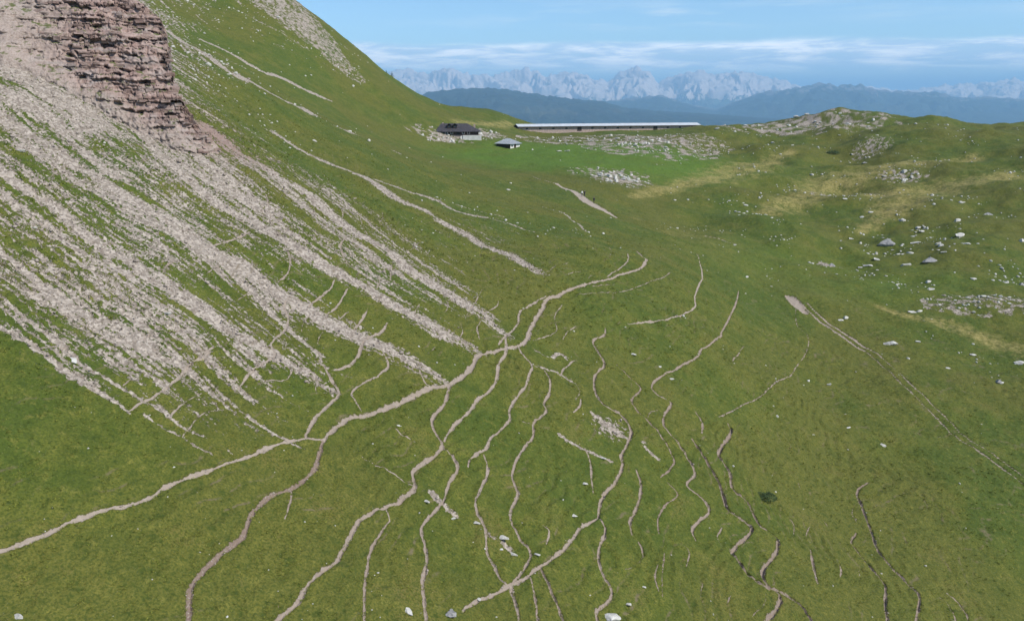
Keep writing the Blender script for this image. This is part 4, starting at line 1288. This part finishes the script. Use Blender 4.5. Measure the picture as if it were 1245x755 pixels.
SINGLE = [
    (1080, 290, 21, 'g', 'largest grey boulder of the boulder field, shaded on its left', 1.0), (1132, 313, 19, 'g', 'wide low grey boulder in the lower middle of the boulder field', .7),
    (1167, 289, 15, 'w', 'pale boulder with a dark left side, right of the boulder field centre', 1.0), (1114, 291, 13, 'w', 'flat white boulder between two small ones in the boulder field', .6),
    (1058, 311, 12, 'w', 'pale boulder at the lower left of the boulder field', .8), (1067, 307, 10, 'w', 'pale boulder touching the uphill side of another at the lower left', .8),
    (1102, 315, 12, 'w', 'white boulder left of the wide low grey one', .8), (1174, 302, 12, 'w', 'whitish boulder alone below the one with a dark left side', .7),
    (1144, 301, 8, 'w', 'small white boulder above the wide low grey one', 1.0), (1120, 283, 8, 'w', 'small pale boulder just uphill of the flat white one', 1.0),
    (1116, 276, 7, 'w', 'small white boulder uppermost in the middle of the boulder field', 1.0), (1147, 310, 7, 'w', 'thin white slab right of the wide low grey boulder', .5),
    (1201, 263, 12, 'g', 'grey boulder alone at the upper right, above the boulder field', .8), (1242, 295, 7, 'w', 'small white boulder at the right edge level with the boulder field', 1.0),
    (1243, 342, 8, 'g', 'grey boulder cut by the right edge below the boulder field', .8), (1109, 382, 13, 'w', 'white slab at the upper side of the tan grass strip', .5),
    (1129, 341, 8, 'w', 'white stone alone in the grass below the boulder field', .6), (1131, 354, 10, 'w', 'flat pale stone above the dark grass bank', .5),
    (1163, 276, 9, 'w', 'pale boulder upper right of the boulder field centre', .8), (1140, 298, 7, 'w', 'small white boulder beside a slightly larger one in mid field', .9),
    (1028, 388, 8, 'w', 'white boulder, right one of the pair near the wheel track head', .9), (1022, 390, 8, 'w', 'white boulder, left one of the pair near the wheel track head', .8),
    (1083, 418, 18, 'w', 'big pale boulder with a dark shaded side alone in the right meadow', .85), (1008, 466, 6, 'w', 'small white stone lying between the faint trail and the wheel track', .8),
    (1031, 526, 6, 'w', 'small white stone in the open meadow left of the wheel track', .7), (988, 530, 6, 'w', 'flat white stone in the meadow below the faint trail', .5),
    (1073, 544, 8, 'w', 'white stone with a dark hollow beside it in the right meadow', .6), (945, 506, 5, 'w', 'small white stone near the lower end of the faint trail', .9),
    (1214, 466, 8, 'g', 'round grey boulder alone near the right edge of the meadow', 1.0), (1183, 429, 9, 'w', 'white stone under the tan grass strip near the right edge', .6),
    (1153, 446, 6, 'w', 'small pale stone uphill of the grey meadow boulder', .6), (1116, 415, 6, 'w', 'small white stone right of the big pale meadow boulder', .7), (1239, 440, 13, 'w', 'long pale slab at the right edge under the tan strip', .4),
    (769, 432, 13, 'w', 'flat white slab lying between two trails in the valley', .35), (816, 462, 9, 'w', 'flat pale slab right of the wandering trail', .4), (802, 447, 5, 'w', 'small white stone by the upper wandering trail', .7),
    (1012, 313, 9, 'g', 'dark low rock on a bare pale patch of earth', .7),
    (22, 747, 13, 'w', 'white stone in the bottom left corner of the grass', .8), (495, 744, 21, 'w', 'long white slab at the bottom between two trails', .42), (547, 747, 17, 'g', 'brownish grey boulder at the bottom edge beside the straight trail', .6),
    (518, 609, 14, 'w', 'white slab beside the straight trail in mid slope', .4), (551, 627, 7, 'w', 'small white stone right of the straight trail', .6), (578, 634, 15, 'w', 'white slab beside the thin slab trail', .4),
    (610, 653, 22, 'w', 'longest white slab of the slab cluster', .35), (609, 664, 8, 'w', 'small white block under the longest cluster slab', .8), (624, 672, 14, 'w', 'lower white slab of the cluster near the snaking trail', .4),
    (654, 677, 12, 'w', 'thin pale slab right by the trail crossing', .35), (741, 748, 25, 'w', 'large white slab at the end of the forked trail, bottom edge', .5), (764, 733, 11, 'w', 'pinkish white boulder upper right of the large bottom slab', .8),
    (783, 713, 8, 'w', 'white stone in the grass right of the forked trail', .6), (710, 591, 14, 'w', 'pale slab left of the deep winding trail', .4), (697, 630, 11, 'w', 'thin white slab in the fork between two trails', .3),
    (733, 558, 12, 'w', 'broken white ledge touching the deep winding trail', .2), (582, 725, 12, 'w', 'white slab lying across the left branch trail', .4), (485, 517, 7, 'w', 'small white stone under the main footpath', .6),
    (204, 379, 16, 'w', 'white slab lying on the scree between two tongues', .4), (88, 437, 18, 'w', 'flat white slab at the foot of the left scree', .35), (27, 184, 8, 'w', 'white block high on the left scree', .8), (88, 103, 7, 'w', 'white block on the rubble left of the cliff', .8),
    (907, 267, 8, 'w', 'white rock at the foot of the right hill, left one', .6), (919, 267, 6, 'w', 'white rock at the foot of the right hill, right one', .6), (893, 301, 5, 'w', 'pale stone at the end of the short pale track', .7),
    (690, 184, 8, 'w', 'white rock alone in the lush meadow, right one of two', .6), (680, 185, 9, 'w', 'white rock alone in the lush meadow, left one of two', .6), (1052, 192, 7, 'g', 'grey rock on the right hill beside the low dark bush', .6),
    (908, 336, 6, 'w', 'white stone beside the grassy hollow in the valley', .7), (1028, 246, 9, 'w', 'flat white rock in the middle of the right hill', .4), (1053, 233, 5, 'w', 'small white rock under the dry grass strips', .7),
    (1048, 262, 7, 'w', 'flat white rock under the middle dry grass strip', .5), (1058, 260, 7, 'w', 'flat white rock right of another under the dry strip', .5), (1036, 280, 7, 'w', 'white boulder at the upper left of the boulder field', .8)]
for u, v, w, kd, lab, tall in SINGLE:
    slabby = tall <= .5
    place_rock(u, v, w, kd, lab, None, .55 if slabby else .8, rnd.uniform(-.75, -.35) if slabby and u < 800 else None, tall * (1.0 if slabby else 1.0))

CLUSTERS = [   # u, v, half width, half height, count, px size, what it is, where it lies
    (735, 171, 85, 7, 26, (2.6, 4.5), 'small white rock', 'the thin scatter below the long barn'),
    (790, 178, 40, 8, 30, (3, 5.5), 'white rock', 'the dense rock patch below the barn'),
    (741, 212, 27, 5, 22, (3.5, 6), 'white rock', 'the upper outcrop above the walkers'),
    (757, 220, 21, 4, 20, (4, 7), 'white rock', 'the lower outcrop above the walkers'),
    (1000, 147, 65, 6, 26, (3, 5), 'pale rock', 'the stony crest of the far hill'),
    (910, 155, 45, 8, 14, (2.6, 4.5), 'pale rock', 'the hill shoulder just past the barn'),
    (1095, 213, 23, 4, 14, (3.2, 5), 'bluish white rock', 'the small outcrop high on the hill'),
    (1105, 298, 95, 26, 32, (2.8, 4.6), 'small white stone', 'the boulder field on the hill'),
    (1190, 374, 52, 12, 18, (3, 5), 'small white stone', 'the stony strip under the boulder field'),
    (1215, 338, 32, 10, 9, (3, 5), 'small white stone', 'the scatter below the boulder field'),
    (545, 169, 34, 3.5, 16, (3, 5), 'pale stone', 'the rubble bank before the dark farmhouse'),
    (592, 164, 14, 2.5, 8, (3, 5), 'pale stone', 'the rubble between farmhouse and hut'),
    (895, 250, 20, 7, 7, (3, 4.5), 'pale rock', 'the hill foot near the short track')]
for u, v, ru, rv, n, (s0, s1), noun, where in CLUSTERS:
    spots = []
    for k_ in range(n):
        a, q = rnd.uniform(0, math.tau), math.sqrt(rnd.random())
        spots.append((ru * q * math.cos(a), rv * q * math.sin(a), rnd.uniform(s0, s1)))
    spots.sort(key=lambda t: -t[2])
    for k_, (du, dv_, px_) in enumerate(spots):
        quad = ('upper ' if dv_ < 0 else 'lower ') + ('left' if du < 0 else 'right')
        if k_ == 0:
            px_ *= 1.5; lab = 'largest ' + noun + ' in ' + where
        elif k_ == 1:
            px_ *= 1.22; lab = 'second largest ' + noun + ' in ' + where
        else:
            lab = noun + ' in the ' + quad + ' part of ' + where
        place_rock(u + du, v + dv_, px_, 's', lab, 'rocks of ' + where, .8, None, rnd.uniform(.7, 1.2), 'rock')


def stones_mesh(name, pts, sizes, mat, seed, label, cat, flat=.6):
    """very many loose stones, joined: nobody could count them"""
    r2 = np.random.default_rng(seed)
    bm = bmesh.new(); bmesh.ops.create_icosphere(bm, subdivisions=1, radius=.5)
    bv = np.array([v.co[:] for v in bm.verts]); bf = np.array([[v.index for v in f.verts] for f in bm.faces]); bm.free()
    n = len(pts)
    V = bv[None] * (1 + r2.normal(0, .16, (n, len(bv), 1)))
    V = V * sizes[:, None, None] * np.stack([r2.uniform(.7, 1.4, n), r2.uniform(.6, 1.1, n), r2.uniform(.45, .9, n) * flat / .6], -1)[:, None]
    a = r2.uniform(0, math.tau, n); ca_, sa_ = np.cos(a)[:, None], np.sin(a)[:, None]
    V = np.stack([V[..., 0] * ca_ - V[..., 1] * sa_, V[..., 0] * sa_ + V[..., 1] * ca_, V[..., 2]], -1) + pts[:, None]
    F = (bf[None] + (np.arange(n) * len(bv))[:, None, None]).reshape(-1, 3)
    o = link_mesh(name, V.reshape(-1, 3), F, mat)
    tag(o, label, cat, kind='stuff')


flat_sc = scree.reshape(-1); idx_fine = np.zeros(X.shape, bool); idx_fine[i0:i1, 8:NR] = True
idx_fine = idx_fine.reshape(-1)
cand = np.nonzero(idx_fine & (flat_sc > .0) & (RR.reshape(-1) < 260))[0]
pick = NP.choice(cand, 13000, replace=False)
pt = VX[pick] + np.c_[NP.uniform(-.2, .2, (len(pick), 2)), np.zeros(len(pick))]
sz = np.clip(NP.lognormal(math.log(.13), .5, len(pick)), .06, .6) * np.clip(RR.reshape(-1)[pick] / 85, .8, 2.2)
stones_mesh('scree_stones', pt, sz, M_SCREE, 5, 'loose pinkish grey stones lying all over the scree', 'stones')
# pale stones loosely strewn over the turf and thicker on the right hill
cand = np.nonzero(idx_fine & (flat_sc < 0) & (RR.reshape(-1) < 430) & (path.reshape(-1) < -.3))[0]
wgt = .010 + 1.0 * right_hill.reshape(-1)[cand] * ss(fbm(X.reshape(-1)[cand] / 16, Y.reshape(-1)[cand] / 16, 83, 3), .0, .7) + 1.1 * ss(flat_sc[cand], -.6, -.05) * (RR.reshape(-1)[cand] > 150)
pick = NP.choice(cand, 2700, replace=False, p=wgt / wgt.sum())
sz = np.clip(NP.lognormal(math.log(.16), .45, len(pick)), .07, .7) * np.clip(RR.reshape(-1)[pick] / 80, .7, 3.2)
stones_mesh('strewn_stones', VX[pick], sz, M_LIME, 6, 'tiny pale stones strewn over the turf', 'stones')


cand = np.nonzero(idx_fine & (path.reshape(-1) > -.1) & (RR.reshape(-1) < 170))[0]
pick = NP.choice(cand, 3200, replace=False)
sz = np.clip(NP.lognormal(math.log(.075), .5, len(pick)), .03, .3) * np.clip(RR.reshape(-1)[pick] / 80, .8, 1.8)
stones_mesh('trail_stones', VX[pick], sz, M_SCREE, 8, 'small loose stones lying in the worn trails', 'stones')

# ------------------------------------------------------------------ walkers on the stony track
def person(u, v, rz, top, legs, hair, label, stride=.28, pack=None):
    p = at(u, v)
    t = empty('person', (p[0], p[1], ground_z(p[0], p[1]) + .01), rz)
    verts, edges, rad = [], [], []

    def chain(start, pts):
        prev = start
        for q, r_ in pts:
            verts.append(q); rad.append(r_)
            if prev is not None: edges.append((prev, len(verts) - 1))
            prev = len(verts) - 1
        return prev
    hip = chain(None, [((0, 0, .95), .15)])
    chest = chain(hip, [((0, .01, 1.10), .135), ((0, .02, 1.28), .16), ((0, .02, 1.40), .13)])
    neck = chain(chest, [((0, .03, 1.49), .062), ((0, .04, 1.56), .075), ((0, .05, 1.64), .098), ((0, .04, 1.71), .085)])
    for s_ in (-1, 1):
        f = s_ * stride
        chain(hip, [((s_ * .10, .02, .88), .105), ((s_ * .10, f * .55 + .03, .50), .070), ((s_ * .10, f - .03, .12), .048), ((s_ * .10, f, .05), .05), ((s_ * .11, f + .17, .035), .04)])
        w = chain(chest, [((s_ * .19, .02, 1.38), .065), ((s_ * .24, -f * .25, 1.10), .045), ((s_ * .25, -f * .6 + .10, .87), .030), ((s_ * .25, -f * .65 + .13, .80), .036)])
        hx, hy, hz = verts[w]
        for k_, (dx_, dy_, l_) in enumerate(((-.03, .012, .085), (-.012, .02, .095), (.008, .022, .09), (.026, .016, .075))):
            chain(w, [((hx + dx_, hy + dy_, hz - .05), .010), ((hx + dx_, hy + dy_ + .02, hz - l_), .008)])
        chain(w, [((hx - s_ * .03, hy + .045, hz - .02), .011), ((hx - s_ * .03, hy + .06, hz - .06), .009)])
    me = bpy.data.meshes.new('body'); me.from_pydata(verts, edges, []); me.update()
    o = bpy.data.objects.new('body', me); C.objects.link(o); o.parent = t
    md = o.modifiers.new('skin', 'SKIN')
    for i, r_ in enumerate(rad):
        me.skin_vertices[0].data[i].radius = (r_, r_); me.skin_vertices[0].data[i].use_root = (i == 0)
    o.modifiers.new('sub', 'SUBSURF').levels = 1
    o.modifiers['sub'].render_levels = 1
    m, g, b = new_mat('clothed_figure')
    sep = g.n('ShaderNodeSeparateXYZ'); g.l(g.n('ShaderNodeTexCoord').outputs['Object'], sep.inputs[0])
    x_, y_, z_ = sep.outputs
    ax_ = g.math('ABSOLUTE', x_)
    c = g.mix(g.math('GREATER_THAN', z_, .96), legs, top)
    c = g.mix(g.math('GREATER_THAN', z_, 1.47), c, (.50, .32, .24))
    c = g.mix(g.math('MULTIPLY', g.math('LESS_THAN', z_, .93), g.math('GREATER_THAN', ax_, .19)), c, (.50, .32, .24))
    c = g.mix(g.math('LESS_THAN', z_, .09), c, (.05, .045, .04))
    g.l(c, b.inputs['Base Color']); me.materials.append(m)
    bm = bmesh.new(); bmesh.ops.create_icosphere(bm, subdivisions=2, radius=.118)
    for v_ in bm.verts:
        v_.co.y -= .02; v_.co.z += .02
    bmesh.ops.delete(bm, geom=[v_ for v_ in bm.verts if v_.co.z < -.03 or (v_.co.y > .045 and v_.co.z < .06)], context='VERTS')
    hm = bpy.data.meshes.new('hair'); bm.to_mesh(hm); bm.free(); hm.materials.append(plain_mat('hair', hair, .7, .2, 8))
    h = bpy.data.objects.new('hair', hm); C.objects.link(h); h.parent = t; h.location = (0, .04, 1.67)
    fm = MB()
    for s_ in (-1, 1): fm.box(s_ * .035 - .012, s_ * .035 + .012, .125, .142, 1.655, 1.67)
    fm.link('eyes', M_DARK, t)
    fm = MB(); fm.box(-.012, .012, .13, .165, 1.615, 1.65); fm.link('nose', M_SKIN, t)
    if pack:
        k_ = MB(); k_.box(-.16, .16, -.33, -.13, 1.02, 1.48); kp = k_.link('backpack', plain_mat('backpack_cloth', pack, .8, .2, 5), t)
        bv_ = kp.modifiers.new('b', 'BEVEL'); bv_.width = .05; bv_.segments = 2
    tag(t, label, 'person')


person(707.5, 239.5, R(200), (.80, .79, .77), (.06, .06, .08), (.03, .025, .02), 'walker in a white top on the pale stony track')
person(710.5, 239, R(195), (.03, .03, .04), (.04, .04, .05), (.04, .03, .02), 'walker in dark clothes beside the one in white', .2)
person(722, 247.5, R(20), (.05, .045, .05), (.03, .03, .035), (.03, .02, .02), 'walker in dark clothes farther down the pale stony track', .3, (.03, .03, .05))


# ------------------------------------------------------------------ grass tufts: uncountable, one object
def grass():
    fs = flat_sc; ok = idx_fine & (fs < -.12) & (path.reshape(-1) < -.14) & (RR.reshape(-1) < 230)
    cand = np.nonzero(ok)[0]
    cl = fbm(X.reshape(-1)[cand] / 1.6, Y.reshape(-1)[cand] / 1.6, 111, 3, .6) + .5 * fbm(X.reshape(-1)[cand] / 7, Y.reshape(-1)[cand] / 7, 112, 2)
    w = np.clip(.25 + cl, .03, 1.2) + 1.5 * ss(path.reshape(-1)[cand], -1.2, -.4)
    n = 70000
    pk = NP.choice(cand, n, replace=False, p=w / w.sum())
    base = VX[pk] + np.c_[NP.uniform(-.12, .12, (n, 2)), np.full(n, -.02)]
    r = RR.reshape(-1)[pk]
    h = NP.uniform(.06, .17, n) * np.clip(r / 70, .8, 1.6); wd = h * NP.uniform(.25, .5, n)
    V, tone = [], []
    for k_ in range(5):
        a = NP.uniform(0, math.tau, n); b_ = a + math.pi / 2
        o = NP.uniform(0, .5, n) * h
        c = base + np.stack([np.cos(a) * o, np.sin(a) * o, 0 * a], -1)
        s = np.stack([np.cos(b_), np.sin(b_), 0 * a], -1) * (wd * .5)[:, None]
        tip = c + np.stack([np.cos(a) * h * .9, np.sin(a) * h * .9, h * NP.uniform(.6, 1, n)], -1)
        V.append(np.stack([c - s, c + s, tip], 1)); tone.append(np.repeat(NP.random(n)[:, None], 3, 1))
    V = np.concatenate(V).reshape(-1, 3); tone = np.concatenate(tone).reshape(-1)
    m, g, b = new_mat('grass_blades')
    P = g.n('ShaderNodeNewGeometry').outputs['Position']
    c = g.mix(g.attr('tone'), (.10, .132, .020), (.20, .215, .040))
    c = g.mix(g.sm(g.noise(P, .22, 3, .6), .45, .65, 0, .6), c, (.26, .25, .05))
    g.l(c, b.inputs['Base Color'])
    o = link_mesh('grass', V, np.arange(len(V)).reshape(-1, 3), m)
    at_ = o.data.attributes.new('tone', 'FLOAT', 'POINT'); at_.data.foreach_set('value', tone.astype(np.float32))
    tag(o, 'short alpine grass growing in tufts over the slopes', 'grass', kind='stuff')


grass()


# ------------------------------------------------------------------ the air
def build_haze():
    lo, hi = float(Z.min()) - 1.0, HAZE_TOP
    E = 92000.0
    v = [(x, y, z) for x in (-E, E) for y in (-E, E) for z in (lo, hi)]
    f = [(0, 1, 3, 2), (4, 6, 7, 5), (0, 4, 5, 1), (2, 3, 7, 6), (0, 2, 6, 4), (1, 5, 7, 3)]
    m = bpy.data.materials.new('haze'); m.use_nodes = True
    g = N(m.node_tree)
    out = g.n('ShaderNodeOutputMaterial')
    pv = g.n('ShaderNodeVolumePrincipled')
    pv.inputs['Color'].default_value = (.42, .72, 1.0, 1)
    pv.inputs['Density'].default_value = HAZE_DENSITY
    g.l(pv.outputs[0], out.inputs['Volume'])
    o = link_mesh('haze', v, f, m)
    o['kind'] = 'stuff'; o['label'] = 'pale blue haze filling the air'; o['category'] = 'haze'


HAZE_DENSITY = 5.6e-5
HAZE_TOP = max(v.co.z for o in S.objects if o.name.startswith('mountain_range') for v in o.data.vertices) + 5.0
build_haze()
